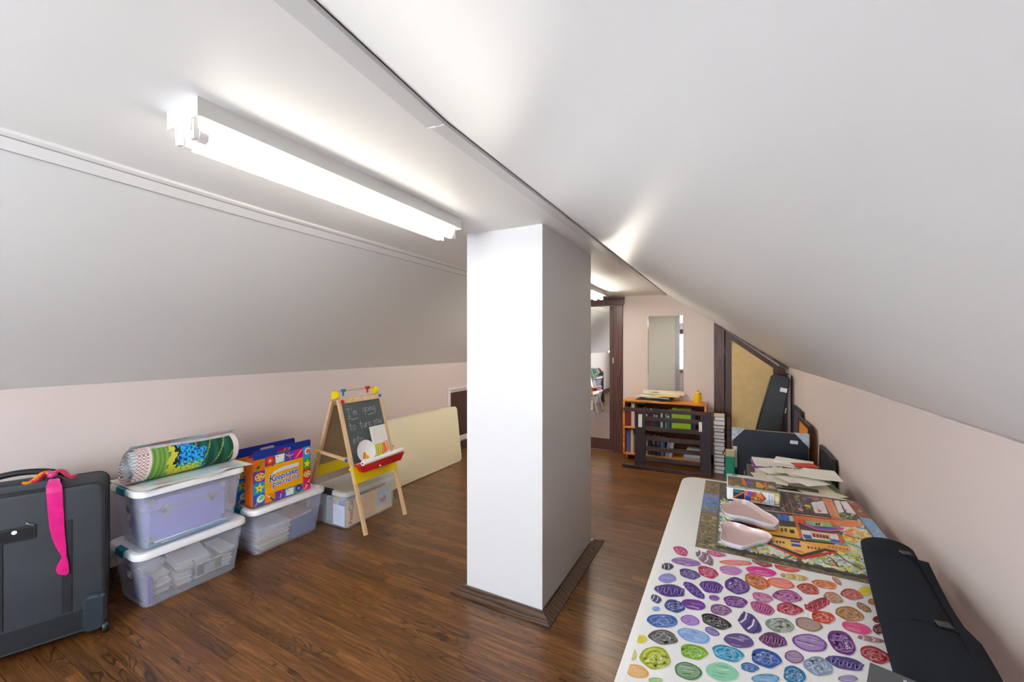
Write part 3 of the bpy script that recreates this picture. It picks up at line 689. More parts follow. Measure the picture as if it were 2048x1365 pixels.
# inner turns of the spiral, showing at both open ends
g = G(); pts = []
for k in range(150):
    a = -k * 2 * math.pi / 48; s_ = .90 - .66 * k / 149
    pts.append((RC.x + .01 + ra * s_ * math.sin(-a), RC.z + .0035 + rb * 1.02 + rb * s_ * math.cos(-a)))
rg = [[(x, Y0 - .006 + .012 * (1 - k / 149), z) for k, (x, z) in enumerate(pts)], [(x, Y1 + .004, z) for x, z in pts]]
n = len(pts); fs = []; 
for j in range(14):
    ya, yb = lerp(Y0 - .004, Y1 + .003, j / 14), lerp(Y0 - .004, Y1 + .003, (j + 1) / 14)
    for k in range(n - 1):
        oa, ob = -.025 * j / 14, -.025 * (j + 1) / 14; g.add([(pts[k][0] + oa, ya, pts[k][1]), (pts[k + 1][0] + oa, ya, pts[k + 1][1]), (pts[k + 1][0] + ob, yb, pts[k + 1][1]), (pts[k][0] + ob, yb, pts[k][1])], [(0, 1, 2, 3)], None, hexc('#dfe3e4') if (k % 2 or j > 1) else hexc('#a9b4b6'))
g.build('inner_turns', 'rug_mesh', rt)
rg = []
for j in range(12):
    t = j / 11; yy = lerp(Y0 + .03, Y1 + .03, t); rg.append([(RC.x - .112 + .010 * math.sin(t * 5), yy, .692 + .004), (RC.x - .110, yy, .80), (RC.x - .070, yy, .872 + .006 * math.sin(t * 4)), (RC.x - .030 + .010 * math.sin(t * 7), yy, .900), (RC.x - .030 + .010 * math.sin(t * 7), yy, .903), (RC.x - .072, yy, .875 + .006 * math.sin(t * 4)), (RC.x - .114, yy, .802), (RC.x - .116 + .010 * math.sin(t * 5), yy, .692 + .004)])
g = G(); m_ = len(rg[0])
for j in range(11):
    for k in range(m_):
        a, b = rg[j][k], rg[j][(k + 1) % m_]; c, d = rg[j + 1][(k + 1) % m_], rg[j + 1][k]
        g.add([a, b, c, d], [(0, 1, 2, 3)], None, hexc('#cfd8da') if j not in (2, 3, 8, 9) else hexc('#dcc0c2'))
g.build('loose_flap', 'rug_mesh', rt)
# ---------------------------------------------------------------- keepsake portfolios
def portfolio(loc, label, D, rich=True):
    """local x: along the cover, y: depth away from the room, z up"""
    Wp, Hb, Hc = .445, .33, .395
    t = thing('portfolio', label, 'portfolio', loc, R(90), 'portfolios on the white lid')
    def cover(y0, y1, holes):
        g = G(); xs0, xs1, z0, z1 = Wp / 2 - .055, Wp / 2 + .055, Hc - .052, Hc - .022
        out = [(0, 0), (Wp, 0), (Wp, Hc - .015)] + [(Wp - .015 + .015 * math.cos(R(a)), Hc - .015 + .015 * math.sin(R(a))) for a in (30, 60, 90)] + [(.015 - .015 * math.sin(R(a)), Hc - .015 + .015 * math.cos(R(a))) for a in (0, 30, 60, 90)]
        hole = [(px + Wp / 2, pz + Hc - .037) for px, pz in rr(.11, .028, .0139, 4)]
        bm = bmesh.new(); vo = [bm.verts.new((x, y0, z)) for x, z in out]; vh = [bm.verts.new((x, y0, z)) for x, z in hole]
        es = [bm.edges.new((vo[i], vo[(i + 1) % len(vo)])) for i in range(len(vo))] + [bm.edges.new((vh[i], vh[(i + 1) % len(vh)])) for i in range(len(vh))]
        bmesh.ops.triangle_fill(bm, use_beauty=True, edges=es)
        r = bmesh.ops.extrude_face_region(bm, geom=bm.faces[:]); bmesh.ops.translate(bm, verts=[q for q in r['geom'] if isinstance(q, bmesh.types.BMVert)], vec=(0, y1 - y0, 0))
        bm.verts.index_update(); g.add([q.co for q in bm.verts], [[q.index for q in f.verts] for f in bm.faces]); bm.free()
        return g.build('cover', cmat('#16308c', .35), t)
    c0 = cover(0, .002, 1); G().box(0, Wp, D - .002, D, 0, Hb).build('back_cover', cmat('#16308c', .35), t)
    for k in range(7):           # pleats
        ya, yb = .004 + (D - .008) * k / 7, .004 + (D - .008) * (k + 1) / 7
        G().prism([(-.006 if k % 2 else 0, ya), (0 if k % 2 else -.006, yb - .001), (Wp - .004, yb - .001), (Wp - .004, ya)], .004, Hb - .01 * (k % 2)).build('pleat', cmat('#f0780c' if k % 2 else '#e86a08', .5), t)
    # printed front
    g = G(); MF = Matrix(((1, 0, 0, 0), (0, 0, -1, -.0004), (0, 1, 0, 0), (0, 0, 0, 1)))
    lay = [0]
    def M():
        lay[0] += 1; return T(0, -.00006 * lay[0], 0) @ MF
    def q(x0, x1, z0, z1, c): g.add([(x0, z0, 0), (x1, z0, 0), (x1, z1, 0), (x0, z1, 0)], [(0, 1, 2, 3)], M(), hexc(c))
    def pg(pts, c): g.poly([(a, b, 0) for a, b in pts], hexc(c), M())
    S = .082; zt = Hb; 
    q(0, Wp, 0, Hb, '#f6ae0c')
    q(0, S, Hb - S, Hb, '#f07c0c'); q(0, S, Hb - 2 * S, Hb - S, '#6a3fa0'); q(0, S, Hb - 3 * S, Hb - 2 * S, '#1ea0d8'); q(0, S, 0, Hb - 3 * S, '#2a62c0')
    xr = Wp - S * .8
    q(xr, Wp, Hb - S, Hb + .012, '#29a4dc'); q(xr, Wp, Hb - 2 * S, Hb - S, '#4aa83c'); q(xr, Wp, Hb - 3 * S, Hb - 2 * S, '#d8342a'); q(xr, Wp, 0, Hb - 3 * S, '#e0188c')
    step = (xr - S) / 4
    for k, c in enumerate(('#3a6ec4', '#58b45a', '#6a3fae', '#e01890')): q(S + step * k, S + step * (k + 1), Hb - S * .78, Hb + .006, c)
    for k, c in enumerate(('#f08a14', '#6a3fae', '#2aa0dc', '#4aa84e')): q(S + step * k, S + step * (k + 1), 0, S * .78, c)
    if True:
        # crayon, palette, star, brush on the left
        pg([(.012, Hb - .075), (.024, Hb - .080), (.066, Hb - .025), (.074, Hb - .008), (.054, Hb - .018)], '#5fae3a'); pg([(.022, Hb - .062), (.034, Hb - .066), (.046, Hb - .050), (.034, Hb - .046)], '#1c2a1c')
        def star(cx, cz, r, c):
            pg([(cx + r * (1 if k % 2 == 0 else .45) * math.sin(R(36 * k + 8)), cz + r * (1 if k % 2 == 0 else .45) * math.cos(R(36 * k + 8))) for k in range(10)], c)
        def palette(cx, cz, r):
            disc(g, cx, cz, r, r * .82, M(), hexc('#f0c878'), 16)
            for a, c in ((20, '#c8501c'), (95, '#6a3a18'), (160, '#d82a2a'), (230, '#3a8a3a'), (300, '#8a3a1c')): disc(g, cx + .6 * r * math.cos(R(a)), cz + .5 * r * math.sin(R(a)), r * .17, r * .17, M(), hexc(c), 10)
        def rosette(cx, cz, r, c1, c2):
            pg([(cx + r * (1 if k % 2 else .84) * math.cos(R(15 * k)), cz + r * (1 if k % 2 else .84) * math.sin(R(15 * k))) for k in range(24)], c1)
            disc(g, cx, cz, r * .55, r * .55, M(), hexc(c2), 14); disc(g, cx, cz, r * .2, r * .2, M(), hexc('#f8e8c8'), 8)
        palette(.045, Hb - 1.52 * S, .036); star(.043, Hb - 2.5 * S, .038, '#f6e01c'); disc(g, .043, Hb - 2.5 * S, .006, .006, M(), hexc('#6a4a10'), 8)
        disc(g, .052, .048, .030, .026, M(), hexc('#e8f0ea'), 12, 30); disc(g, .058, .052, .020, .017, M(), hexc('#8cc87a'), 12, 30); pg([(.004, .002), (.016, .0), (.034, .026), (.024, .032)], '#e87a1c')
        rosette(S + step * .5, Hb - .028, .038, '#d8281c', '#f05a2c'); pg([(S + step * .2, Hb - .085), (S + step * .45, Hb - .06), (S + step * .85, Hb - .075), (S + step * .75, Hb - .055), (S + step * .4, Hb - .05)], '#c8301c')
        pg([(S + step * 1.08, Hb - .058), (S + step * 1.9, Hb - .052), (S + step * 1.95, Hb + .002), (S + step * 1.02, Hb + .002)], '#eef0f0'); disc(g, S + step * 1.25, Hb - .008, .006, .004, M(), hexc('#c83a2a'), 8)
        ribbon(g, [(S + step * 2.1, Hb - .01), (S + step * 2.5, Hb - .03), (S + step * 2.9, Hb - .02)], .006, M(), hexc('#d8c8ea')); ribbon(g, [(S + step * 2.4, Hb), (S + step * 2.6, Hb - .055)], .006, M(), hexc('#e8902c'))
        pg([(S + step * 3.1, Hb - .055), (S + step * 3.2, Hb - .056), (S + step * 3.85, Hb - .008), (S + step * 3.9, Hb + .004), (S + step * 3.75, Hb)], '#f0a43c')
        disc(g, xr + .038, Hb - .024, .028, .026, M(), hexc('#f4f0ec'), 12, 40); disc(g, xr + .042, Hb - .026, .020, .018, M(), hexc('#e8643c'), 12, 40)
        star(xr + .034, Hb - 1.5 * S, .032, '#f6e21c'); palette(xr + .034, Hb - 2.5 * S, .032)
        pg([(xr + .006, .004), (xr + .014, .002), (xr + .050, .050), (xr + .060, .085), (xr + .036, .062)], '#f8b03c'); pg([(xr + .030, .046), (xr + .044, .036), (xr + .050, .046), (xr + .036, .058)], '#1c1c1c')
        pg([(S + .006, .058), (S + .014, .062), (S + .050, .030), (S + step, .004), (S + step, .0), (S + step * .8, .002), (S + .036, .028)], '#1f4f8c'); pg([(S + .006, .058), (S + .014, .062), (S + .040, .038), (S + .032, .030)], '#f0d0a0')
        ribbon(g, [(S + step * 1.5, .005), (S + step * 1.62, .045)], .006, M(), hexc('#e8e0f0')); rosette(S + step * 1.7, .05, .016, '#c81c3c', '#c81c3c')
        pg([(S + step * 2.15, .006), (S + step * 2.9, .004), (S + step * 2.95, .056), (S + step * 2.08, .054)], '#e8eef4'); disc(g, S + step * 2.3, .046, .006, .004, M(), hexc('#e05a2c'), 8)
        rosette(S + step * 3.5, .034, .031, '#4a2f9c', '#5a40b0')
        # title
        pg([(S + .05, Hb * .60), (S + .06, Hb * .66), (S + .14, Hb * .715), (S + .25, Hb * .715), (xr - .035, Hb * .70), (xr - .045, Hb * .60), (S + .25, Hb * .635), (S + .14, Hb * .63)], '#dfe6ee')
        r2 = random.Random(3)
        for word, x0, z0, dx, sz in (('Keepsake', S + .054, Hb * .505, .0265, .058), ('portfolio', S + .068, Hb * .365, .0232, .048)):
            for k, ch in enumerate(word):
                a = r2.uniform(-9, 9); ss = sz * r2.uniform(.92, 1.1) * (1.35 if k == 0 else 1); xx = x0 + dx * k; zz = z0 + r2.uniform(-.004, .004) + .012 * k / 8
                text(g, ch, ss, M() @ T(xx, zz, 0) @ RZ(a), hexc('#f2f4f8'), .004); text(g, ch, ss, M() @ T(xx, zz, 0) @ RZ(a), hexc('#1d4f9e'), .0008)
    g.build('front_print', 'print_gloss', c0)
    return t
portfolio((-2.955, 1.652, .347), 'orange accordion portfolio with blue handle flap, printed cover in full view', .095)
portfolio((-3.115, 1.625, .347), 'orange accordion portfolio with blue handle, standing behind an identical one against the wall', .095)
# ---------------------------------------------------------------- clear box with black latches, under the easel
box4 = tub(-3.120, -2.690, 2.215, 2.815, 0, .310, 'clear box with black latches and picture books under the easel', 'plastic_black', .012, 'clear_lid')
bk = thing('picture_book', 'yellow picture book pressed to the side of the box under the easel', 'book', (-2.735, 2.51, .013))
G().box(-.008, 0, -.25, .25, 0, .215, b=.001).build('cover', cmat('#e8b02c', .4), bk)
g = G(); MB = Matrix(((0, 0, 1, .0004), (1, 0, 0, 0), (0, 1, 0, 0), (0, 0, 0, 1)))
def rect(g, x0, x1, y0, y1, M, c): g.add([(x0, y0, 0), (x1, y0, 0), (x1, y1, 0), (x0, y1, 0)], [(0, 1, 2, 3)], M, hexc(c) if isinstance(c, str) else c)
rect(g, -.25, .05, .002, .213, MB, '#f0b832'); rect(g, .055, .25, .002, .213, MB, '#ecd070'); rect(g, .07, .225, .055, .195, T(.0002) @ MB, '#a9c9d6')
disc(g, .145, .105, .04, .03, T(.0004) @ MB, hexc('#c84a4a'), 12); disc(g, .13, .13, .02, .012, T(.0005) @ MB, hexc('#d8e4e0'), 10)
text(g, 'Pete', .058, T(.0003) @ MB @ T(-.205, .062, 0) @ RZ(90), hexc('#8c1c14'), .0015); text(g, 'Cat', .066, T(.0003) @ MB @ T(-.20, .165, 0) @ RZ(90), hexc('#123c44'), .0015)
disc(g, -.06, .19, .012, .01, T(.0003) @ MB, hexc('#8aa0d0'), 10)
g.build('cover_print', 'print', bk)
ws = thing('worksheet', 'white lined worksheet at the end of the box under the easel', 'paper', (-2.80, 2.252, .016))
g = G().box(-.085, .055, 0, .002, 0, .165, col=(.84, .86, .88))
for k in range(12): g.add([(-.075, -.0004, .016 + .011 * k), (.045 - .02 * (k % 3), -.0004, .016 + .011 * k), (.045 - .02 * (k % 3), -.0004, .018 + .011 * k), (-.075, -.0004, .018 + .011 * k)], [(0, 1, 2, 3)], None, (.25, .45, .60) if k < 8 else (.60, .25, .20))
g.build('sheet', 'print', ws)
for k, (c, w_) in enumerate((('#4a90c8', .03), ('#d8e0e4', .02), ('#c8b070', .028), ('#a84a5a', .024), ('#7a9a6a', .03))):
    o = G().box(-w_ / 2, w_ / 2, -.23, .23, 0, .18 + .012 * (k % 3), b=.001).build('craft_book', cmat(c, .5)); o.location = (-2.83 - .042 * k, 2.515, .013)
    tag(o, ('blue', 'white', 'tan', 'dark red', 'green')[k] + ' thin book standing in the box under the easel', 'book', 'books in the box under the easel')
tag(mv(G().box(-.15, .12, -.2, .2, 0, .006, b=.001).build('green_folder', cmat('#b9b46a', .5)), (-2.90, 2.52, .222)), 'olive folder lying on the books in the box under the easel', 'folder')
# ---------------------------------------------------------------- easel
ez = thing('easel', 'wooden children\'s easel with chalkboard, red tray and yellow knobs', 'easel', (-2.85, 2.468, 0))
MFr = T(.352, 0, 0) @ RY(-17); MRe = T(-.405, 0, 0) @ RY(19.5)
HW = .232
for s in (-1, 1):
    G().box(-.012, .012, s * HW - s * .028 if s > 0 else -HW, s * HW if s > 0 else -HW + .028, .006, 1.095, MFr, b=.002).build('leg', 'light_wood', ez)
    G().box(-.012, .012, HW - .028 if s > 0 else -HW, HW if s > 0 else -HW + .028, .004, 1.10, MRe, b=.002).build('leg', 'light_wood', ez)
G().box(-.008, .013, -HW + .028, HW - .028, 1.055, 1.095, MFr, b=.002).build('top_bar', 'light_wood', ez)
G().box(-.013, .008, -HW + .028, HW - .028, 1.055, 1.095, MRe, b=.002).build('top_bar', 'light_wood', ez)
cb = G().box(-.002, .006, -HW + .028, HW - .028, .50, 1.054, MFr).build('chalkboard', 'chalkboard', ez)
G().box(-.006, .002, -HW + .028, HW - .028, .50, 1.054, MRe).build('back_panel', 'hardboard', ez)
# chalk writing
GL = {'I': [[(.0, 0), (.5, 0)], [(.25, 0), (.25, 1)], [(0, 1), (.5, 1)]], "'": [[(.1, .8), (.2, 1.05)]],
 'm': [[(0, .0), (.02, .6)], [(.02, .45), (.12, .6), (.25, .55), (.27, 0)], [(.27, .45), (.4, .6), (.52, .5), (.55, 0)]],
 'g': [[(.42, .5), (.25, .62), (.05, .5), (.0, .25), (.12, .05), (.3, .08), (.42, .3)], [(.43, .58), (.43, -.2), (.3, -.38), (.05, -.3)]],
 'o': [[(.25, .6), (.06, .5), (0, .28), (.1, .05), (.28, 0), (.45, .18), (.45, .42), (.25, .6)]],
 'i': [[(.1, 0), (.1, .55)], [(.1, .75), (.12, .8)]], 'n': [[(0, 0), (.02, .6)], [(.02, .4), (.15, .58), (.32, .55), (.38, .3), (.38, 0)]],
 't': [[(.2, 1), (.2, .1), (.3, 0), (.4, .03)], [(-.02, .62), (.42, .66)]], 'u': [[(0, .6), (.02, .15), (.15, 0), (.32, .08), (.38, .3)], [(.4, .6), (.4, 0)]],
 'r': [[(0, 0), (.02, .6)], [(.02, .35), (.15, .55), (.32, .58)]], 'y': [[(0, .6), (.18, .08)], [(.42, .6), (.18, .05), (.02, -.35)]],
 'a': [[(.4, .5), (.2, .6), (.02, .4), (.05, .1), (.2, 0), (.38, .2)], [(.42, .58), (.42, .02)]]}
g = G(); MC = MFr @ Matrix(((0, 0, 1, .0064), (1, 0, 0, 0), (0, 1, 0, 0), (0, 0, 0, 1)))
def chalk(s, x, z, h, sp):
    for ch in s:
        if ch == ' ': x += h * .55; continue
        for st in GL[ch]: ribbon(g, [(x + a * h, z + b * h) for a, b in st], .0022, MC, None)
        x += h * (max(p[0] for st in GL[ch] for p in st) + sp)
chalk("I'm", -.165, .945, .062, .14); chalk('going', .0, .960, .060, .10)
for a in ([(-.168, .925), (-.135, .927)], [(-.140, .912), (-.07, .920)], [(.045, .930), (.10, .936)]): ribbon(g, a, .003, MC, None)
chalk('to turn', -.172, .828, .064, .12); chalk('you', .085, .840, .058, .10)
chalk('into', -.165, .715, .062, .10); chalk('a', .005, .735, .05, .1)
g.build('chalk_writing', 'chalk', cb)
# knobs and yellow joints at the top
for s in (-1, 1):
    G().lathe([(.010, -.017), (.032, -.017), (.037, -.010), (.037, .010), (.032, .017), (.010, .017)], 20, T(-.012, s * (HW - .02), 1.082) @ RX(90)).build('joint_disc', 'yellow_plastic', ez, 40)
G().tube([(-.012, -HW + .02, 1.110), (-.012, HW - .02, 1.110)], .006, 10).build('dowel', 'light_wood', ez, 50)
for yy, m in ((-.135, 'blue_plastic'), (.125, 'red_plastic')):
    k = G().box(-.022, .0, yy - .022, yy + .022, 1.102, 1.126, b=.004).build('paper_clip', cmat('#1f86b4', .35) if yy < 0 else m, ez)
    G().box(-.016, -.006, yy - .008, yy + .008, 1.068, 1.103, b=.002).build('clip_lever', cmat('#1f86b4', .35) if yy < 0 else m, k)
def knob(M, m, r=.012, nm='knob'):
    return G().lathe([(r * .5, -.004), (r, .0), (r * 1.05, .008), (r * .8, .014), (r * .2, .016)], 14, M).build(nm, m, ez, 50)
knob(MFr @ T(.013, -HW + .036, 1.072) @ RY(90), 'red_plastic', .015); knob(MFr @ T(.013, HW - .022, 1.080) @ RY(90), 'blue_plastic', .014)
knob(MFr @ T(.013, -.10, 1.080) @ RY(90), 'yellow_plastic', .010)
for s in (-1, 1):
    yb = s * (HW + .006)
    pr_, pf_ = MRe @ Vector((0, 0, .64)), MFr @ Vector((0, 0, .60))
    G().box(0, (pf_ - pr_).length + .02, -.006, .006, -.013, .013, T(pr_.x - .01, yb, pr_.z) @ RY(math.degrees(math.atan2(pr_.z - pf_.z, pf_.x - pr_.x))), b=.002).build('brace', 'light_wood', ez)
    knob(T(pr_.x, yb + s * .006, pr_.z) @ RX(-90 * s), 'yellow_plastic', .014); knob(T(pf_.x - .012, yb + s * .008, pf_.z + .002) @ RX(-90 * s), 'blue_plastic', .013)
    for Mx, ss in ((MRe, .56), (MFr, .525)):
        p = Mx @ Vector((0, 0, ss)); knob(T(p.x, s * (HW + .001), p.z) @ RX(-90 * s), 'yellow_plastic', .012)
# yellow cross boards and the red tray
G().box(.013, .020, -HW + .002, HW - .002, .405, .535, MFr, b=.002).build('cross_board', 'yellow_plastic', ez)
G().box(-.020, -.013, -HW + .002, HW - .002, .37, .50, MRe, b=.002).build('cross_board', 'yellow_plastic', ez)
tz = (MFr @ Vector((0, 0, .50))); tx = tz.x + .026
rg = []
for zz, w_, d_ in ((-.002, .07, .42), (.0, .075, .43), (.052, .095, .475), (.058, .105, .487), (.058, .099, .481), (.052, .089, .469), (.006, .070, .425)):
    rg.append([(tx + .052 + px, py, tz.z + .012 + zz) for px, py in rr(w_, d_, .025, 5)])
ty = G().loft(rg).build('tray', 'red_plastic', ez, 40)
knob(T(tx + .098, -.055, tz.z + .030) @ RY(90), 'paper_white', .006, 'screw')
wx, wz = -2.85 + tx + .052, tz.z + .018
# things on the easel
rl = thing('paper_roll', 'roll of white drawing paper lying in the red easel tray', 'paper roll', (wx + .014, 2.468, wz + .060))
rg = []
for r_, y0, y1 in ((.020, -.205, .235),):
    g = G().tube([(0, y0, 0), (0, y1, .012)], r_, 18); g.build('roll', 'paper_white', rl, 40)
    G().lathe([(.0085, 0), (.0085, .0006)], 12, T(0, y0 - .0003, 0) @ RX(90)).build('core_hole', 'black_gap', rl)
Mb = T(-2.85, 2.468, 0) @ MFr
pp = thing('paper_plate', 'white paper plate with a coloured slice leaning on the chalkboard', 'plate', Mb @ Vector((.028, -.072, .632)), rot=(0, R(-17 + 90), 0))
G().lathe([(0, -.012), (.062, -.012), (.070, -.008), (.092, .0), (.094, .0008), (.070, -.0065), (.062, -.0105), (0, -.0105)], 32).build('plate', 'paper_white', pp, 40)
g = G(); MP = T(0, 0, -.0100) @ Matrix(((0, -1, 0, 0), (1, 0, 0, 0), (0, 0, 1, 0), (0, 0, 0, 1)))
g.poly([(-.030, -.075, 0), (.012, -.075, 0), (.045, -.062, 0), (-.012, -.01, 0)], hexc('#e8d020'), MP)
ribbon(g, [(-.030, -.078), (-.026, -.04), (-.012, -.006)], .022, T(0, 0, .0004) @ MP, hexc('#e0702c')); ribbon(g, [(.018, -.075), (.0, -.04)], .008, T(0, 0, .0006) @ MP, hexc('#7aa83c'))
g.build('coloured_slice', 'print', pp)
dr = thing('drawing', 'child\'s drawing with yellow and orange bottom leaning on the chalkboard', 'drawing', Mb @ Vector((.018, .105, .655)), rot=(0, R(-17), R(0)))
g = G().box(0, .0012, -.092, .088, -.085, .165, col=(.82, .82, .78)); MD = Matrix(((0, 0, 1, .0018), (1, 0, 0, 0), (0, 1, 0, 0), (0, 0, 0, 1)))
rect(g, -.07, .03, -.085, .01, MD, '#cfd42c'); g.poly([(-.01, -.08, 0), (.05, -.075, 0), (.045, .02, 0), (.015, .0, 0)], hexc('#ec6a34'), T(.0002) @ MD); g.poly([(.05, -.07, 0), (.08, -.06, 0), (.075, .025, 0), (.055, .02, 0)], hexc('#e0a060'), T(.0003) @ MD)
for k in range(6): ribbon(g, [(-.05 + .012 * k, -.07), (-.04 + .012 * k, -.04), (-.045 + .011 * k, -.02)], .003, T(.0004) @ MD, hexc('#f4f4ec' if k % 2 else '#7aa83c'))
for k in range(5): ribbon(g, [(-.06 + .006 * k, .08 + .012 * k), (-.045 + .008 * k, .095 + .01 * k), (-.05, .11 + .008 * k)], .0015, T(.0004) @ MD, hexc('#cfc9a8'))
ribbon(g, [(.03, .03), (.05, .05), (.03, .07)], .002, T(.0004) @ MD, hexc('#a8c8d8'))
g.build('sheet', 'print', dr)
# ---------------------------------------------------------------- cot mattress leaning by the hatch
mt = thing('mattress', 'cream vinyl cot mattress standing on edge along the pink wall', 'mattress', (-3.03, 2.985, 0), rot=(0, R(-6.5), 0))
rg = []
for xx, ins in ((-.004, .012), (.0, .0), (-.0, 0)): pass
rg = [[(x_, .6575 + py, .355 + pz) for py, pz in rr(1.315 - 2 * i_, .70 - 2 * i_, .05 - i_ * .5, 6)] for x_, i_ in ((-.128, .016), (-.124, .006), (-.112, 0), (-.016, 0), (-.004, .006), (0, .016))]
G().loft(rg).build('cushion', 'mattress_cream', mt, 50)
for x_ in (-.004, -.124): G().tube([(x_, .6575 + py, .355 + pz) for py, pz in rr(1.308, .693, .048, 6)], .0042, 6, closed=True).build('piping', 'piping_cream', mt, 60)
# ---------------------------------------------------------------- frameless mirror on the end wall
mr = thing('wall_mirror', 'narrow unframed mirror on the pink wall above the bookcase', 'mirror', (-.731, YE, .90))
G().box(-.219, .219, -.008, -.002, 0, .985).build('glass', 'mirror', mr)
G().box(-.217, .217, -.002, 0, .002, .983).build('backing', 'card_tan', mr)
for xx in (-.12, .12): G().box(xx - .01, xx + .01, -.011, -.0, .98, .992).build('clip', 'metal', mr)
# ---------------------------------------------------------------- bookcase
BX0, BX1, BY0, BY1, BZ = -1.215, -.222, 5.375, 5.655, .778
bc = thing('bookcase', 'low orange pine bookcase on casters below the wall mirror', 'bookcase', ((BX0 + BX1) / 2, (BY0 + BY1) / 2, 0))
hw, hd = (BX1 - BX0) / 2, (BY1 - BY0) / 2
G().box(-hw, hw, -hd, hd, BZ - .022, BZ, b=.002).build('top', 'pine_orange', bc)
G().box(-hw, -hw + .024, -hd, hd, .062, BZ - .0225, b=.001).build('side_panel', 'pine_orange', bc)
G().box(hw - .024, hw, -hd, hd, .062, BZ - .0225, b=.001).build('side_panel', 'pine_orange', bc)
for z0 in (.062, .408): G().box(-hw + .0245, hw - .0245, -hd, hd - .008, z0, z0 + .022, b=.001).build('shelf', 'pine_orange', bc)
G().box(-hw + .0245, hw - .0245, hd - .007, hd, .0625, BZ - .0225).build('back_panel', cmat('#6a3a1a', .6), bc)
for xx in (-hw + .05, hw - .05):
    for yy in (-hd + .03, hd - .04):
        k = G().lathe([(.008, .045), (.02, .058), (.02, .0618)], 10, T(xx, yy, 0)).build('caster', 'metal', bc)
        G().lathe([(.008, -.012), (.024, -.012), (.0265, -.008), (.0265, .008), (.024, .012), (.008, .012)], 16, T(xx, yy, .0268) @ RY(90)).build('wheel', cmat('#8a5a30', .5), k, 40)
def book(x, yb, z, th, d, h, c, label, group, lean=0, cover=True, rough=.45):
    """spine faces the room (-y); x is the left face of the spine"""
    t = thing('book', label, 'book', (x, yb, z), group=group, rot=(0, R(lean), 0))
    g = G().box(0, .0022, 0, d, 0, h).box(th - .0022, th, 0, d, 0, h).box(0, th, -.0022, .0002, 0, h, b=0)
    g.build('cover', cmat(c, rough), t)
    G().box(.0024, th - .0024, .0004, d - .004, .003, h - .004).build('pages', 'paper', t)
    return t
def spine_label(t, th, z0, z1, c):
    return G().box(th * .12, th * .88, -.0030, -.0023, z0, z1).build('spine_label', cmat(c, .5), t)
rng = random.Random(21)
zt, zb = .4305, .0845; yb = BY0 + .03
x = BX0 + .030
top = [('#7c1f1d', .036, .245), ('#8c2320', .030, .240), ('#d9d6cc', .040, .300), ('#8a2a2a', .030, .245), ('#5a2a2c', .034, .230), ('#3a2c2a', .03, .235), ('#4a1f2a', .034, .25), ('#2a2440', .03, .235), ('#3c2230', .033, .225), ('#5c1c28', .032, .24), ('#1f3a5c', .022, .235), ('#18242c', .030, .23), ('#2a1c20', .028, .22), ('#a8b8c4', .026, .235), ('#16282c', .026, .225), ('#8aa040', .015, .22), ('#1f56a0', .034, .235), ('#20303a', .020, .225)]
L1 = 'dark book on the top shelf of the orange bookcase behind the slats'
for c, th, h in top:
    pale = c in ('#d9d6cc',)
    t = book(x, yb + rng.uniform(0, .02), zt, th, .19, h, c, 'tall white binder between red books on the top shelf of the bookcase' if pale else {'#7c1f1d': 'red book on the bookcase top shelf, against the left side panel', '#8aa040': 'thin olive book on the top shelf, beside a blue one', '#1f56a0': 'bright blue book on the top shelf near the green volumes', '#a8b8c4': 'pale grey-blue book among dark ones on the top shelf', '#8c2320': 'red book touching the white binder on its left, top shelf'}.get(c, (ORD[max(0, top.index((c, th, h)) - 3)] + ' book after the white binder on the top bookcase shelf')), None if c in ('#d9d6cc', '#8c2320', '#7c1f1d', '#8aa040', '#1f56a0', '#a8b8c4') else 'dark books on the top shelf')
    if c in ('#2a2440', '#1f3a5c', '#a8b8c4', '#1f56a0', '#18242c'): spine_label(t, th, h * .55, h * .75, '#b8c4d0')
    x += th + .002
xs = x + .002
for k in range(11):
    th = .0188
    t = book(xs, yb, zt, th, .19, .268, '#9cc81e', ORD[k] + ' lime green volume after the blue book on the top bookcase shelf', 'lime green matching volumes')
    G().prism([(.002, .10), (th - .002, .13), (th - .002, .15), (.002, .12)], -.0029, -.0024, Matrix(((1, 0, 0, 0), (0, 0, 1, 0), (0, 1, 0, 0), (0, 0, 0, 1)))).build('spine_band', cmat('#3c5c1a', .5), t)
    G().box(.002, th - .002, -.0029, -.0023, .215, .262).build('spine_top', cmat('#4a7a3a', .5), t)
    xs += th + .0012
for c, w9 in (('#1c2c4c', 'navy book beside the last lime green volume'), ('#22304a', 'navy book against the right side panel of the bookcase')): book(xs + .002, yb, zt, .022, .19, .25, c, w9, 'navy books beside the lime volumes'); xs += .025
x = BX0 + .030
low = [('#6a62a8', .030, .285), ('#5e58a0', .028, .290), ('#d6cfb8', .032, .292), ('#9a7048', .026, .24), ('#2a3038', .03, .24), ('#1c3a3c', .034, .25), ('#14242a', .03, .235), ('#2a2c30', .026, .24), ('#b4b8b0', .024, .235), ('#182028', .03, .24), ('#1c1c24', .024, .23), ('#20303c', .026, .235), ('#14181e', .024, .225), ('#202838', .022, .23), ('#1a2230', .022, .225), ('#5a7ca8', .022, .23), ('#3c5c90', .022, .225)]
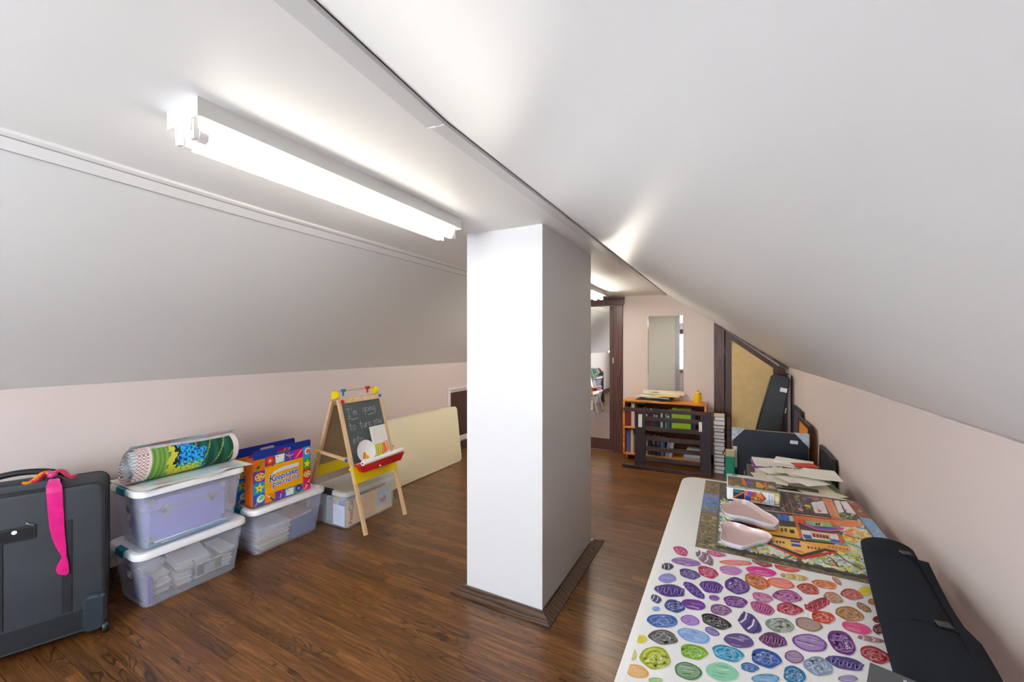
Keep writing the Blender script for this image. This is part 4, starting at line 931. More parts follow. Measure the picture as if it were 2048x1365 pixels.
for c, th, h in low:
    nm = {'#6a62a8': 'purple book on the bottom shelf against the left side panel', '#5e58a0': 'purple book on the bottom shelf beside the cream binder', '#d6cfb8': 'tall cream binder beside two purple books on the bottom shelf', '#9a7048': 'tan book beside the cream binder on the bottom shelf', '#b4b8b0': 'pale grey book among dark ones on the bottom shelf'}.get(c)
    t = book(x, yb + rng.uniform(0, .02), zb, th, .19, h, c, nm or ORD[low.index((c, th, h)) - 3] + ' book after the cream binder on the bottom bookcase shelf', None if nm else 'dark books on the bottom shelf')
    if c in ('#2a3038', '#14242a', '#202838', '#20303c'): spine_label(t, th, h * .6, h * .8, '#8a98a0')
    x += th + .002
for k in range(4):
    book(x + .004 + .0195 * k, yb, zb + .0035, .018, .18, .21 - .006 * k, ('#aab4c0', '#7a90b8', '#b8bcc0', '#c4c8cc')[k], ORD[k] + ' slanting pale book after the upright row on the bottom shelf', 'slanting pale books', lean=9)
zz = zb
for k, (w_, h_, c) in enumerate(((.225, .030, '#9cb0d4'), (.22, .034, '#c4ccd8'), (.20, .024, '#3a3c44'), (.18, .030, '#d4d8dc'))):
    tag(mv(G().box(-w_, 0, 0, .19, 0, h_, b=.001).build('flat_book', cmat(c, .5)), (BX1 - .032 - .004 * k, yb, zz)), ('pale blue book lying flat at the bottom of the small pile, bottom shelf', 'light grey-blue book second from the bottom of the shelf pile', 'dark book lying in the flat pile on the bottom shelf', 'white book topping the flat pile on the bottom shelf')[k], 'book'); zz += h_ + .0005
tag(mv(G().box(0, .22, 0, .20, 0, .014, b=.001).build('flat_book', cmat('#6a6c70', .5)), (BX0 + .05, yb, zt + .302)), 'grey folder lying across the tops of the red books', 'folder')
# papers on the bookcase
zz = BZ
pile = [('#c9a878', .30, .22, .004, -.93, 5.49, 3), ('#2a2622', .30, .20, .008, -.90, 5.50, -4), ('#3a3630', .32, .20, .006, -.88, 5.50, 2), ('#201c1c', .26, .18, .012, -.74, 5.51, -2), ('#e4e0d4', .28, .20, .004, -.80, 5.52, 5), ('#bcd4d8', .24, .18, .004, -.83, 5.50, -6), ('#5a7a70', .22, .16, .005, -.84, 5.51, 3), ('#e8e6dc', .28, .18, .004, -.90, 5.52, -8), ('#e0bc78', .36, .16, .008, -.72, 5.54, 2)]
labs = ['tan crumpled envelope at the bottom of the pile on the bookcase', 'black folder on the tan envelope atop the bookcase', 'dark brown folder in the pile atop the bookcase', 'short black binder in the pile atop the bookcase', 'off-white paper in the pile atop the bookcase', 'pale blue paper in the pile atop the bookcase', 'green-grey card in the pile atop the bookcase', 'white sheet sticking out left of the pile atop the bookcase', 'yellow-tan envelope topping the paper pile on the bookcase']
for (c, w_, d_, h_, x_, y_, a), lb in zip(pile, labs):
    o = tag(G().box(-w_ / 2, w_ / 2, -d_ / 2, d_ / 2, 0, h_, b=.0008).build('paper_folder', cmat(c, .6)), lb, 'folder'); mv(o, (x_, y_, zz + .0004), (0, 0, R(a))); zz += h_ + .0008
bn = thing('poster_tube', 'long white box with black lettering lying against the mirror', 'box', (-.745, 5.645, zz))
G().box(-.255, .255, -.022, .022, 0, .052, b=.002).build('carton', cmat('#e4ddcc', .6), bn)
g = G()
for k, r_ in enumerate((.006, .007, .009, .010, .012)): disc(g, -.17 + .026 * k, .028, r_, r_ * .9, Matrix(((1, 0, 0, 0), (0, 0, -1, -.0226), (0, 1, 0, 0), (0, 0, 0, 1))), (.03, .03, .03), 12)
disc(g, -.066, .028, .006, .006, Matrix(((1, 0, 0, 0), (0, 0, -1, -.0229), (0, 1, 0, 0), (0, 0, 0, 1))), hexc('#e4ddcc'), 10)
g.build('lettering', 'print', bn)
# small yellow pot figurine
fg = thing('figurine', 'small yellow ceramic bird figurine on the bookcase corner', 'figurine', (-.325, 5.50, BZ), R(-20))
G().lathe([(.03, 0), (.036, .003), (.044, .06), (.050, .085), (.046, .088), (.040, .07), (.0, .068)], 20).build('pot', 'figurine_yellow', fg, 45)
g = G().lathe([(0, -.03), (.020, -.024), (.029, -.008), (.030, .008), (.022, .024), (.010, .030), (0, .031)], 16, T(.004, 0, .115)).lathe([(.018, 0), (.024, .016), (.018, .03)], 14, T(.0, 0, .07)); g.build('head', 'figurine_yellow', fg, 60)
G().lathe([(.009, 0), (.007, .010), (0, .022)], 10, T(.03, -.008, .115) @ RY(90)).build('beak', 'plastic_black', fg, 50)
G().tube([(-.01, 0, .143), (0, 0, .150), (.014, 0, .145)], [.004, .007, .004], 8).build('crest', 'plastic_black', fg, 50)
G().tube([(.042, -.01, .06), (.062, -.012, .055), (.066, -.012, .035), (.05, -.01, .022)], .0045, 8).build('handle', 'kraft', fg, 50)
for a, z_ in ((-80, .05), (-60, .03), (-110, .035), (-95, .065)): G().lathe([(.005, 0), (.003, .002)], 8, T(.041 * math.cos(R(a)), .041 * math.sin(R(a)), z_) @ RZ(a) @ RY(90)).build('spot', cmat('#8a6a08', .4), fg)
# ---------------------------------------------------------------- dark slatted cot rail leaning on the bookcase
rl_ = thing('cot_rail', 'dark brown slatted cot rail leaning in front of the bookcase', 'cot rail', (-.65, 5.045, 0), rot=(R(-6), 0, R(4.5)))
x0, x1 = -.49, .49
G().box(x0, x1, -.013, .013, .682, .728, b=.003).build('top_rail', 'rail_brown', rl_)
G().box(x0, x1, -.016, .020, .002, .040, b=.003).build('bottom_rail', 'rail_brown', rl_)
for a, b in ((-.345, -.222), (.375, .49)): G().box(a, b, -.014, .014, .041, .681, b=.003).build('post', 'rail_post', rl_)
for z_ in (.606, .489, .372, .252, .129): G().box(-.221, .374, -.007, .007, z_ - .026, z_ + .026, b=.002).build('slat', 'rail_brown', rl_)
for a, z0, z1 in ((-.285, .50, .655), (.384, .50, .61)): G().box(a - .022, a + .022 if a < 0 else a + .012, -.0152, -.0142, z0, z1).build('sticker', 'card_white', rl_)
G().box(-.165, -.157, -.0142, -.013, .715, .735).build('plug', 'paper_white', rl_)
# second rail board and pile of thick books to the right
r2 = thing('cot_post', 'dark brown cot end post standing beside the stacked white-edged books', 'cot rail', (.012, 5.30, 0))
G().box(-.02, .02, -.03, .03, 0, .66, b=.003).build('post', 'rail_brown', r2)
zz = 0; rng = random.Random(4); bxs = -.085
labsB = 'thick book with its white page edges facing out, in the floor stack'
for k in range(15):
    th = rng.uniform(.036, .056)
    if zz + th > .70: break
    w_ = rng.uniform(.108, .118)
    t = thing('stacked_book', 'thick white-edged book, ' + ORD[k] + ' from the floor in the stack', 'book', (bxs + rng.uniform(-.004, .004), 5.36 + rng.uniform(-.008, .008), zz), R(rng.uniform(-2, 2)), 'thick books stacked on the floor')
    c = rng.choice(('#5a2226', '#22304a', '#3a2a20', '#2a3a34', '#6a5a40'))
    G().box(-w_ / 2, w_ / 2, -.08, .08, 0, .003).box(-w_ / 2, w_ / 2, -.08, .08, th - .003, th).box(w_ / 2 - .003, w_ / 2, -.08, .08, .003, th - .003).build('cover', cmat(c, .5), t)
    G().box(-w_ / 2 + .003, w_ / 2 - .004, -.077, .077, .0035, th - .0035).build('pages', 'paper_white', t); zz += th + .0004
tag(mv(G().box(-.055, .055, -.075, .075, 0, .022, b=.002).build('flat_book', cmat('#d8ceb6', .6)), (bxs, 5.36, zz + .0003)), 'cream paperback lying on top of the floor stack of books', 'book')
# ---------------------------------------------------------------- closet-corner things: case, boards, frames
gc = thing('instrument_case', 'long black hard case leaning in the corner by the slanted door', 'case', (.275, 5.16, 0), rot=(R(-5), R(11.5), 0))
rg = []
for yy, ins in ((-.048, .010), (-.042, .002), (0, 0), (.042, .002), (.048, .010)):
    o_ = [(-.105 + ins, 0 + ins), (.105 - ins, 0 + ins), (.115 - ins, .30), (.108 - ins, .70), (.085 - ins, 1.16 - ins), (.062, 1.20 - ins), (-.062, 1.20 - ins), (-.085 + ins, 1.16 - ins), (-.108 + ins, .70), (-.115 + ins, .30)]
    rg.append([(a, yy, b) for a, b in o_])
G().loft(rg).build('shell', 'leather_black', gc, 30)
for y_ in (-.046, .046): G().tube([(a * .98, y_, b) for a, b in [(-.105, 0.004), (.105, 0.004), (.115, .30), (.108, .70), (.085, 1.16), (.062, 1.197), (-.062, 1.197), (-.085, 1.16), (-.108, .70), (-.115, .30)]], .004, 6, closed=True).build('piping', 'plastic_black', gc, 60)
G().box(.018, .082, -.0495, -.0480, 1.02, 1.065).build('label_sticker', 'card_white', gc)
for z_ in (.48, .80): G().box(.100, .121, -.012, .012, z_, z_ + .06, b=.003).build('latch', 'metal', gc)
bd = thing('art_board', 'tall dark board with a pale edge standing against the right wall corner', 'board', (.598, 5.42, 0), rot=(0, R(0), 0))
G().box(-.012, .012, -.08, .26, 0, 1.17, b=.001).build('board', 'frame_black', bd)
G().box(-.014, .012, -.086, -.081, 0, 1.17).build('edge_strip', cmat('#b9b4ae', .5), bd)
# frames leaning along the right wall (faces towards the room)
for nm, lb, x_, y_, L_, H_, mm, inn in (('framed_print', 'grey-black framed picture leaning on the right wall in front of the others', .603, 3.27, .44, .76, 'rail_post', '#2a2c34'), ('framed_print', 'orange and yellow painting in a thin dark frame on the right wall', .570, 3.95, .52, .85, 'plastic_black', '#d98a2c'), ('framed_print', 'mauve and black framed picture leaning on the right wall by the tall board', .600, 4.55, .50, .88, 'frame_black', '#5a4a60')):
    t = thing(nm, lb, 'picture frame', (x_, y_, 0), rot=(0, R(1.2), 0))
    D = .020; bw = .03
    G().box(-D, 0, 0, L_, 0, bw, b=.002).build('frame_bar', mm, t); G().box(-D, 0, 0, L_, H_ - bw, H_, b=.002).build('frame_bar', mm, t)
    G().box(-D, 0, 0, bw, bw + .0003, H_ - bw - .0003, b=.002).build('frame_bar', mm, t); G().box(-D, 0, L_ - bw, L_, bw + .0003, H_ - bw - .0003, b=.002).build('frame_bar', mm, t)
    G().box(-D * .7, -D * .3, bw, L_ - bw, bw, H_ - bw).build('picture', cmat(inn, .5), t)
# big framed picture seen from the back, with cardboard corner protectors
bf = thing('framed_picture', 'black-backed picture with pale patterned corner protectors standing on the floor', 'picture', (.036, 3.725, 0))
FW, FH = .500, .822
G().box(0, FW, -.006, .004, .0, FH, b=.001).build('backing', 'frame_black', bf)
G().box(-.004, FW + .004, .0045, .014, 0, FH + .003, b=.001).build('frame_edge', cmat('#b49a6a', .5), bf)
g = G(); MQ = Matrix(((1, 0, 0, 0), (0, 0, -1, -.0068), (0, 1, 0, 0), (0, 0, 0, 1)))
for pts in ([(-.006, FH + .006), (.088, FH + .006), (-.006, FH - .10)], [(FW + .006, FH + .006), (FW - .088, FH + .006), (FW + .006, FH - .10)]):
    q = G(); q.prism(pts if pts[0][0] < 0 else pts[::-1], -.016, .008, Matrix(((1, 0, 0, 0), (0, 0, -1, 0), (0, 1, 0, 0), (0, 0, 0, 1))))
    q.build('corner_protector', mat('speckled_card%d' % (pts[0][0] > 0), '#b9c4d2', .6, var=.28, vscale=60), bf)
for a in ((FW - .115, FW - .065, FH - .078, FH - .052), (.004, .032, FH - .31, FH - .14)): G().box(a[0], a[1], -.0072, -.0062, a[2], a[3]).build('label_sticker', 'card_white', bf)
# teal wrapped pack in front of the stacked books
tp = thing('wrapped_pack', 'tan parcel wrapped in green cellophane beside the black-backed picture', 'parcel', (.018, 3.62, 0))
G().box(-.032, .032, -.02, .02, 0, .672, b=.004).build('parcel', 'kraft', tp)
G().box(-.0335, .0335, -.0215, .0215, .001, .625, b=.005).build('cellophane', 'teal_bag', tp)
G().tube([(-.034, -.015, .672), (-.045, -.02, .655), (-.05, -.02, .645), (-.045, -.02, .637)], .005, 6).build('string_tie', 'plastic_black', tp)
# ---------------------------------------------------------------- small dark stand behind the table, heaped with papers
st = thing('side_stand', 'small dark stand behind the table carrying heaped papers', 'stand', (.335, 2.93, 0))
G().box(-.235, .205, -.33, .30, .60, .63, b=.003).build('top', 'frame_black', st)
for sx_ in (-.21, .18):
    for sy_ in (-.30, .27): G().box(sx_ - .015, sx_ + .015, sy_ - .015, sy_ + .015, 0, .5995, b=.002).build('leg', 'frame_black', st)
G().box(-.22, .19, -.31, .28, .25, .265).build('shelf', 'frame_black', st)
rng = random.Random(9)
def slips(spec, z, dz=.0007):
    for nm, lb, cat, x_, y_, w, d, h, c, a, *tl in spec:
        o = tag(G().box(-w / 2, w / 2, -d / 2, d / 2, 0, h, b=min(.0008, h * .3)).build(nm, cmat(c, .65)), lb, cat)
        mv(o, (x_, y_, z), (R(tl[0]) if tl else 0, R(tl[1]) if len(tl) > 1 else 0, R(a))); z += h + dz
    return z
z = slips([('box_file', 'grey box file at the base of the paper heap behind the table', 'box', .325, 2.95, .40, .54, .050, '#5c5652', 2), ('magazine', 'white magazine low in the paper heap behind the table', 'magazine', .33, 2.93, .36, .50, .020, '#d9d6ce', -3),
 ('magazine', 'green garden magazine in the paper heap behind the table', 'magazine', .345, 2.88, .36, .46, .008, '#6f8a54', 4), ('letter', 'grey printed letter in the paper heap behind the table', 'letter', .33, 2.94, .34, .44, .006, '#bdb8b0', -8), ('letter', 'cream letter spread over the heap behind the table', 'letter', .32, 2.86, .30, .42, .004, '#e2ddca', 9)], .6305)
z1 = slips([('envelope', 'purple edged envelope at the back of the paper heap', 'envelope', .27, 3.06, .26, .18, .014, '#8a3a8e', 3), ('letter', 'white letter over the purple envelope on the heap', 'letter', .275, 3.07, .25, .19, .010, '#e6e4de', 5), ('letter', 'folded white leaflet on top of the back of the heap', 'leaflet', .37, 3.11, .20, .12, .012, '#eceae4', -12), ('card', 'red and white card at the edge of the paper heap', 'card', .42, 3.02, .12, .09, .004, '#c8392c', 20)], z)
z2 = slips([('envelope', 'long cream envelope lying aslant at the front of the heap', 'envelope', .36, 2.72, .13, .40, .003, '#e0d9bc', 42), ('letter', 'cream folded sheet beneath black cord on the heap', 'letter', .25, 2.74, .18, .20, .004, '#e8e3cf', -18), ('receipt', 'narrow cream paper strip atop the front of the heap', 'receipt', .31, 2.70, .07, .34, .002, '#d9d0b0', 30), ('photograph', 'small black and white photo strip on the heap', 'photograph', .34, 2.62, .16, .05, .002, '#3c3830', -6)], z)
zq = max(z1, z2) if False else z + .004
for k in range(10):
    w, d = rng.uniform(.08, .15), rng.uniform(.10, .2); x_, y_ = (.20 + .045 * (k % 5), 2.74 + .0 * k) if k < 5 else (.26 + .05 * (k % 5), 2.84)
    o = G().box(-w / 2, w / 2, -d / 2, d / 2, 0, .0016).build('receipt', cmat(rng.choice(('#efece2', '#e4dfcc', '#f4f2ec', '#d8d2c0', '#e8e4d8')), .7))
    mv(o, (x_ + rng.uniform(-.015, .015), y_ + rng.uniform(-.02, .02), z + .013 + .0034 * k), (R(rng.uniform(-1, 1)), R(rng.uniform(-1, 1)), R(rng.uniform(-60, 60))))
    tag(o, ORD[k] + ' pale slip up from the front of the paper heap behind the table', 'paper', 'slips strewn over the paper heap')
# black cord coiled on the heap
pts = []
for k in range(70):
    a = k * .55; r_ = .05 + .018 * math.sin(k * .9); pts.append((.30 + 1.25 * r_ * math.cos(a) , 2.945 + .5 * r_ * math.sin(a * 1.03), z + .006 + .010 * (1 + math.sin(k * 1.7)) * .6 + .0002 * k))
tag(G().tube(pts, .0032, 6).build('cable', 'plastic_black', None, 60), 'tangled black cable lying on the paper heap behind the table', 'cable')
# ---------------------------------------------------------------- white folding table
TX0, TX1, TY0, TY1, TZ = -.228, .555, .62, 2.545, .74
tb = thing('folding_table', 'white folding table carrying jigsaw puzzles along the pink wall', 'table', ((TX0 + TX1) / 2, (TY0 + TY1) / 2, 0))
tw, td = TX1 - TX0, TY1 - TY0
def trg(i_, r_, z_): return [(px, py, z_) for px, py in rr(tw - 2 * i_, td - 2 * i_, r_, 8)]
G().loft([trg(.02, .07, TZ - .042), trg(.004, .08, TZ - .040), trg(0, .085, TZ - .034), trg(0, .085, TZ - .008), trg(.003, .083, TZ - .002), trg(.010, .078, TZ)]).build('table_top', 'table_white', tb, 35)
for sy_ in (-1, 1):
    yy = sy_ * (td / 2 - .28)
    G().tube([(-.30, yy, .013), (-.30, yy, TZ - .07), (-.28, yy, TZ - .05), (.28, yy, TZ - .05), (.30, yy, TZ - .07), (.30, yy, .013)], .0125, 10).build('leg_frame', cmat('#8a8e92', .4), tb, 50)
    G().tube([(-.30, yy, .22), (.30, yy, .22)], .010, 8).build('cross_bar', cmat('#8a8e92', .4), tb, 50)
    for sx_ in (-.30, .30): G().tube([(sx_, yy, 0), (sx_, yy, .03)], .0155, 10).build('foot_cap', 'plastic_black', tb, 50)
    G().tube([(0, yy, TZ - .055), (0, yy - sy_ * .35, TZ - .046)], .007, 6).build('brace', cmat('#8a8e92', .4), tb, 50)
# ---- puzzle of painted swirls
P1 = (-.207, .462, .70, 1.655); ZP = TZ + .0002
pz = thing('jigsaw_puzzle', 'finished jigsaw of coloured paint swirls on white, on the folding table', 'puzzle', (0, 0, ZP))
G().box(P1[0], P1[1], P1[2], P1[3], 0, .0022, col=(.82, .82, .82)).build('puzzle_sheet', 'print_puzzle', pz)
PR = G(); LZ = [.0024]; rng = random.Random(77)
def zlay(): LZ[0] += .000010; return T(0, 0, LZ[0])
def inP1(p): return P1[0] + .002 < p[0] < P1[1] - .002 and P1[2] + .002 < p[1] < P1[3] - .002
def clampP(p): return (min(max(p[0], P1[0] + .003), P1[1] - .003), min(max(p[1], P1[2] + .003), P1[3] - .003))
def swirl(c, ax, ay, col, kind, seed):
    """c centre, ax / ay half axes as 2-D vectors on the table"""
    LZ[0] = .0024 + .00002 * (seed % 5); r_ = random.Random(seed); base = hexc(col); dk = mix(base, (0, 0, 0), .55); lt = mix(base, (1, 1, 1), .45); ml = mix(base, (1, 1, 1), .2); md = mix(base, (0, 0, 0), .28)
    f_ = lambda u, v: clampP((c[0] + ax[0] * u + ay[0] * v, c[1] + ax[1] * u + ay[1] * v))
    size = (math.hypot(*ax) + math.hypot(*ay)) / 2
    ph1, ph2 = r_.uniform(0, 6), r_.uniform(0, 6)
    wob = .035 if kind == 's' else .06
    def out(s_): return [(*f_(s_ * (1 + wob * math.sin(3 * t + ph1) + wob * .6 * math.sin(5 * t + ph2)) * math.cos(t), s_ * (1 + wob * math.cos(4 * t + ph1)) * math.sin(t)), 0) for t in [2 * math.pi * k / 26 for k in range(26)]]
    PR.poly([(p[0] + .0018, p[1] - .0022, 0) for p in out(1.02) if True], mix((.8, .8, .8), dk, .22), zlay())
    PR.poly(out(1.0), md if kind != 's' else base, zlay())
    def st(path, w, cc): ribbon(PR, [f_(a, b) for a, b in path], w, zlay(), cc)
    if kind == 's':           # flat smear with knife streaks
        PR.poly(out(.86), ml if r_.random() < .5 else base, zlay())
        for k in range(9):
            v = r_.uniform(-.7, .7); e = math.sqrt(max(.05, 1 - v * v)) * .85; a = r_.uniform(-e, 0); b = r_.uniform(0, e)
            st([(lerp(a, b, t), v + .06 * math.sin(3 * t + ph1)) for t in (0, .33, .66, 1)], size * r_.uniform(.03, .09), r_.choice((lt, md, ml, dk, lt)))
    elif kind == 'c':         # coil of squeezed paint
        n_ = 46
        for cc, off, w in ((dk, .0, .25), (base, .02, .19), (ml, .05, .07)):
            st([((.52 + .34 * math.sin(k * .31 + ph2)) * math.cos(ph1 + k * .5) + off, (.50 + .34 * math.sin(k * .37 + ph1)) * math.sin(ph1 + k * .5) + off * 1.6) for k in range(n_)], size * w, cc)
        st([(-.6, .5), (-.1, -.2), (.5, .35), (.2, -.5)], size * .16, dk); st([(-.6, .54), (-.1, -.16), (.5, .39), (.2, -.46)], size * .12, ml)
        for k in range(6):
            t = r_.uniform(0, 6.28); q = r_.uniform(.3, .8); st([(q * math.cos(t), q * math.sin(t)), (q * math.cos(t + .3), q * math.sin(t + .3))], size * .06, mix(lt, (1, 1, 1), .5))
    elif kind == 'z':         # zigzag squeeze
        for cc, off, w in ((dk, -.02, .36), (base, .02, .27), (ml, .10, .05)):
            pth = [(-.85 + 1.7 * k / 24, .55 * math.sin(k * 1.05 + ph1) + off) for k in range(25)]
            st(pth, size * w, cc)
    else:                     # two-tone stripes
        for k in range(7):
            u = -.75 + .25 * k; st([(u - .15, -.7), (u + .05, 0), (u - .05, .7)], size * .12, (dk, mix(base, (1, 1, 1), .7), base)[k % 3])
BL = [(500,155,55,30,25,'#d42a78','c'),(535,232,105,28,8,'#8a62a8','s'),(670,205,75,35,35,'#9a7a94','w'),(580,122,55,13,10,'#b03a68','s'),(745,172,70,22,12,'#cc4a8c','c'),(890,182,45,18,0,'#e08a80','c'),(890,238,115,20,3,'#e04a28','s'),(1070,235,75,28,20,'#a8323c','c'),(405,265,42,25,0,'#2c2c54','w'),(560,318,75,35,15,'#5a3aa0','c'),(690,305,75,40,20,'#c81e64','c'),(850,292,80,33,8,'#b878b8','s'),(1065,300,110,33,10,'#d81e90','s'),(1250,272,95,30,10,'#d8321e','s'),(1445,308,90,32,12,'#f0a818','c'),(405,348,63,35,0,'#8888d0','s'),(1035,370,95,50,22,'#d86a20','c'),(1300,340,100,22,8,'#e8c878','w'),(895,400,92,58,15,'#6a3aa0','c'),(715,410,82,45,12,'#6a34a8','z'),(425,435,110,45,8,'#4a2a94','z'),(590,430,95,32,38,'#5a34a4','z'),(1205,383,100,35,12,'#ea4a14','s'),(1400,423,80,38,15,'#c8402c','c'),(1515,392,90,30,12,'#ea7a20','c'),(1600,365,45,17,45,'#b8745a','s'),(1695,362,55,35,5,'#b87a48','c'),(1800,440,45,35,0,'#e8d820','s'),(1705,462,80,38,12,'#cc4a34','c'),(735,488,38,20,10,'#8a4aa8','s'),(1075,485,75,35,15,'#d880b8','c'),(1250,475,105,45,8,'#b84a9c','c'),(1575,485,72,36,20,'#c89068','c'),(1465,535,85,42,-22,'#c83a50','z'),(885,515,85,42,10,'#7a2a9c','c'),(325,495,40,28,30,'#34487c','w'),(455,545,75,45,12,'#2a4a9c','c'),(590,535,88,38,10,'#6a2a98','s'),(1075,560,90,42,20,'#cc589c','z'),(1265,565,95,42,8,'#c02a4c','c'),(325,565,27,17,0,'#2a7ad0','s'),(780,572,75,40,8,'#8a5a94','c'),(370,650,110,50,5,'#1e64c0','c'),(565,645,68,36,12,'#8a4ac0','s'),(745,655,112,46,20,'#26262c','c'),(985,665,95,60,40,'#5a4a94','w'),(1200,680,105,52,10,'#9aa89c','c'),(1400,675,100,46,15,'#8a5a44','s'),(1505,625,85,45,12,'#e2481c','c'),(1690,600,105,50,15,'#b87a28','c'),(1790,555,60,24,30,'#b06a34','c'),(720,725,55,26,25,'#4a3aa0','s'),(375,765,105,52,10,'#5a5a58','c'),(590,755,120,48,15,'#6aa0dc','s'),(910,790,108,52,10,'#5a4a88','s'),(1150,785,100,52,12,'#7a3a7c','z'),(1410,805,128,62,12,'#7a3aa0','s'),(1635,800,118,72,38,'#7a2a94','c'),(1740,700,110,40,15,'#d83a80','s'),(1840,780,100,20,10,'#c08a8c','w'),(1870,890,115,55,20,'#b81c34','c'),(220,780,40,30,0,'#d8cc20','s'),(320,910,110,82,10,'#b8c418','c'),(590,870,98,55,10,'#84c01c','c'),(830,880,115,56,15,'#30a4d0','c'),(1100,915,110,66,15,'#2460bc','c'),(1300,905,70,45,15,'#7a3a84','s'),(1470,970,110,66,15,'#9ab4d4','c'),(1660,950,138,46,14,'#5a4a9c','z'),(160,890,28,40,0,'#c8b81c','s'),(185,1005,92,45,15,'#d89a28','s'),(550,1005,100,62,15,'#2f7a34','s'),(790,1010,120,66,12,'#8accaa','s'),(985,980,65,33,10,'#2a70b8','c'),(1100,1060,100,36,0,'#4a9acc','s'),(1300,1035,82,66,25,'#1e88c0','c'),(320,1070,50,18,0,'#68b030','s'),(1680,1060,70,25,0,'#7a60ac','s'),(1890,640,35,25,0,'#8a3a3c','s'),(1895,710,40,36,20,'#7a2a34','c'),(1850,515,30,22,10,'#c87a3c','s'),(1795,368,25,16,10,'#a8603c','s')]
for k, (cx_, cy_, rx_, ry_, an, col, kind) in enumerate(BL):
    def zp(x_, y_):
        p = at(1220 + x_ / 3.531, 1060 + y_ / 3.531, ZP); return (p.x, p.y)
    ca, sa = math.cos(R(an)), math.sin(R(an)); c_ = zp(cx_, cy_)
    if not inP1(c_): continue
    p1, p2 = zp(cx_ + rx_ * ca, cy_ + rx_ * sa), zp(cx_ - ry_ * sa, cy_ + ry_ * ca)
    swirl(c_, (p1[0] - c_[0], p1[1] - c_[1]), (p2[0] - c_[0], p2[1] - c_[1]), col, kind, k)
r_ = random.Random(8)
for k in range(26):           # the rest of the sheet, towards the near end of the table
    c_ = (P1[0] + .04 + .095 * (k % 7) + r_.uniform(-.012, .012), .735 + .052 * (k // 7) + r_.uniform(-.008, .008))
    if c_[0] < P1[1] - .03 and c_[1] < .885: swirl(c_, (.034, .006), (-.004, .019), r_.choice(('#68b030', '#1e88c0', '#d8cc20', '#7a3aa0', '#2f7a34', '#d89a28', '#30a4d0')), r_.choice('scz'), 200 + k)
PR.build('swirl_print', 'print_gloss', pz)
# ---- larger puzzle lying beneath, showing at the sides, and the village puzzle on top
Z2 = TZ + .0002
p2 = thing('jigsaw_puzzle', 'blue and brown landscape jigsaw peeking out under the village puzzle', 'puzzle', (0, 0, Z2))
B2 = (-.107, .553, 1.664, 2.50)
G().box(*B2, 0, .0026, col=hexc('#6a5a4a')).build('puzzle_sheet', 'print_puzzle', p2)
g = G(); r_ = random.Random(31); lz = .0028
def spk(x0, x1, y0, y1, n, cs, s0=.004, s1=.012):
    lz = .0029
    for k in range(n):
        lz += .0000015; rx_ = r_.uniform(s0, s1); ry_ = rx_ * r_.uniform(.4, .9); x_ = r_.uniform(x0 + rx_, x1 - rx_); y_ = r_.uniform(y0 + rx_, y1 - rx_)
        disc(g, x_, y_, rx_, ry_, T(0, 0, lz), hexc(r_.choice(cs)), 8, r_.uniform(0, 180))
def flat(x0, x1, y0, y1, c):
    global lz
    lz = .00275 + .00003 * (y0 > 2.05 and y1 < 2.12) + .00008 * (x1 - x0 > .3); rect(g, x0, x1, y0, y1, T(0, 0, lz), c)
flat(-.105, -.037, 2.28, 2.498, '#8a6a50'); spk(-.105, -.037, 2.28, 2.498, 60, ('#a8744a', '#6a5240', '#c08a50', '#7a6a5a', '#5a6a4a'))
flat(-.105, -.037, 2.10, 2.28, '#5a8ac8'); spk(-.105, -.037, 2.10, 2.28, 40, ('#4a7ac0', '#7aa4d4', '#5a90cc', '#3a6ab0', '#b87a70'))
flat(-.105, -.037, 2.075, 2.10, '#9a8a3a'); flat(-.105, -.037, 2.03, 2.075, '#5a78b8'); spk(-.105, -.037, 2.03, 2.10, 14, ('#7a6a4a', '#5a78b8', '#a89a4a'))
flat(-.105, -.037, 1.666, 2.03, '#7a6a54'); spk(-.105, -.037, 1.666, 2.03, 130, ('#94805e', '#5a4a3a', '#8a9a4a', '#b8a890', '#4a4034', '#a07a50', '#6a7a3a'))
spk(-.105, .55, 1.666, 1.692, 220, ('#7a6a50', '#4a4438', '#8a8a4a', '#9a8a74', '#5a5a3a', '#3a3430', '#a07a4a'), .003, .008)
flat(.507, .551, 2.28, 2.498, '#8a4a34'); spk(.507, .551, 2.28, 2.498, 40, ('#a05a40', '#6a3a2c', '#9a4a34', '#c0a494', '#b86a4a'))
flat(.507, .551, 1.69, 2.28, '#8ab4d8'); spk(.507, .551, 1.69, 2.28, 90, ('#7aa8d4', '#a0c4e0', '#8abce0', '#6a9acc', '#c4d8e4'))
flat(-.105, .551, 2.472, 2.498, '#5a5a54'); spk(-.105, .551, 2.472, 2.498, 80, ('#4a4a44', '#7a6a54', '#8a7a5a', '#5a6a5a', '#a07050'), .003, .009)
g.build('landscape_print', 'print', p2)
Z3 = Z2 + .0032
p3 = thing('village_puzzle', 'village scene jigsaw with orange houses and leaves on the folding table', 'puzzle', (0, 0, Z3))
B3 = (-.036, .506, 1.692, 2.470)
G().box(*B3, 0, .004, b=.0008, col=hexc('#45403c')).build('puzzle_board', 'print_puzzle', p3)
g = G(); lz = .0042; ZU = Z3 + .004
def cl3(p): return (min(max(p.x, B3[0] + .002), B3[1] - .002), min(max(p.y, B3[2] + .002), B3[3] - .002), 0)
def z6(x, y): return at(1540 + x / 7.184, 960 + y / 7.184, ZU)
def z5(x, y): return at(1380 + x / 8.027, 940 + y / 8.027, ZU)
def pq(pts, c, f=None):
    global lz
    lz += .000008; g.poly([cl3((f or z6)(*p)) for p in pts], hexc(c), T(0, 0, lz))
def ln(pts, w, c, f=None):
    global lz
    lz += .000008; ribbon(g, [cl3((f or z6)(*p)) for p in pts], w, T(0, 0, lz), hexc(c))
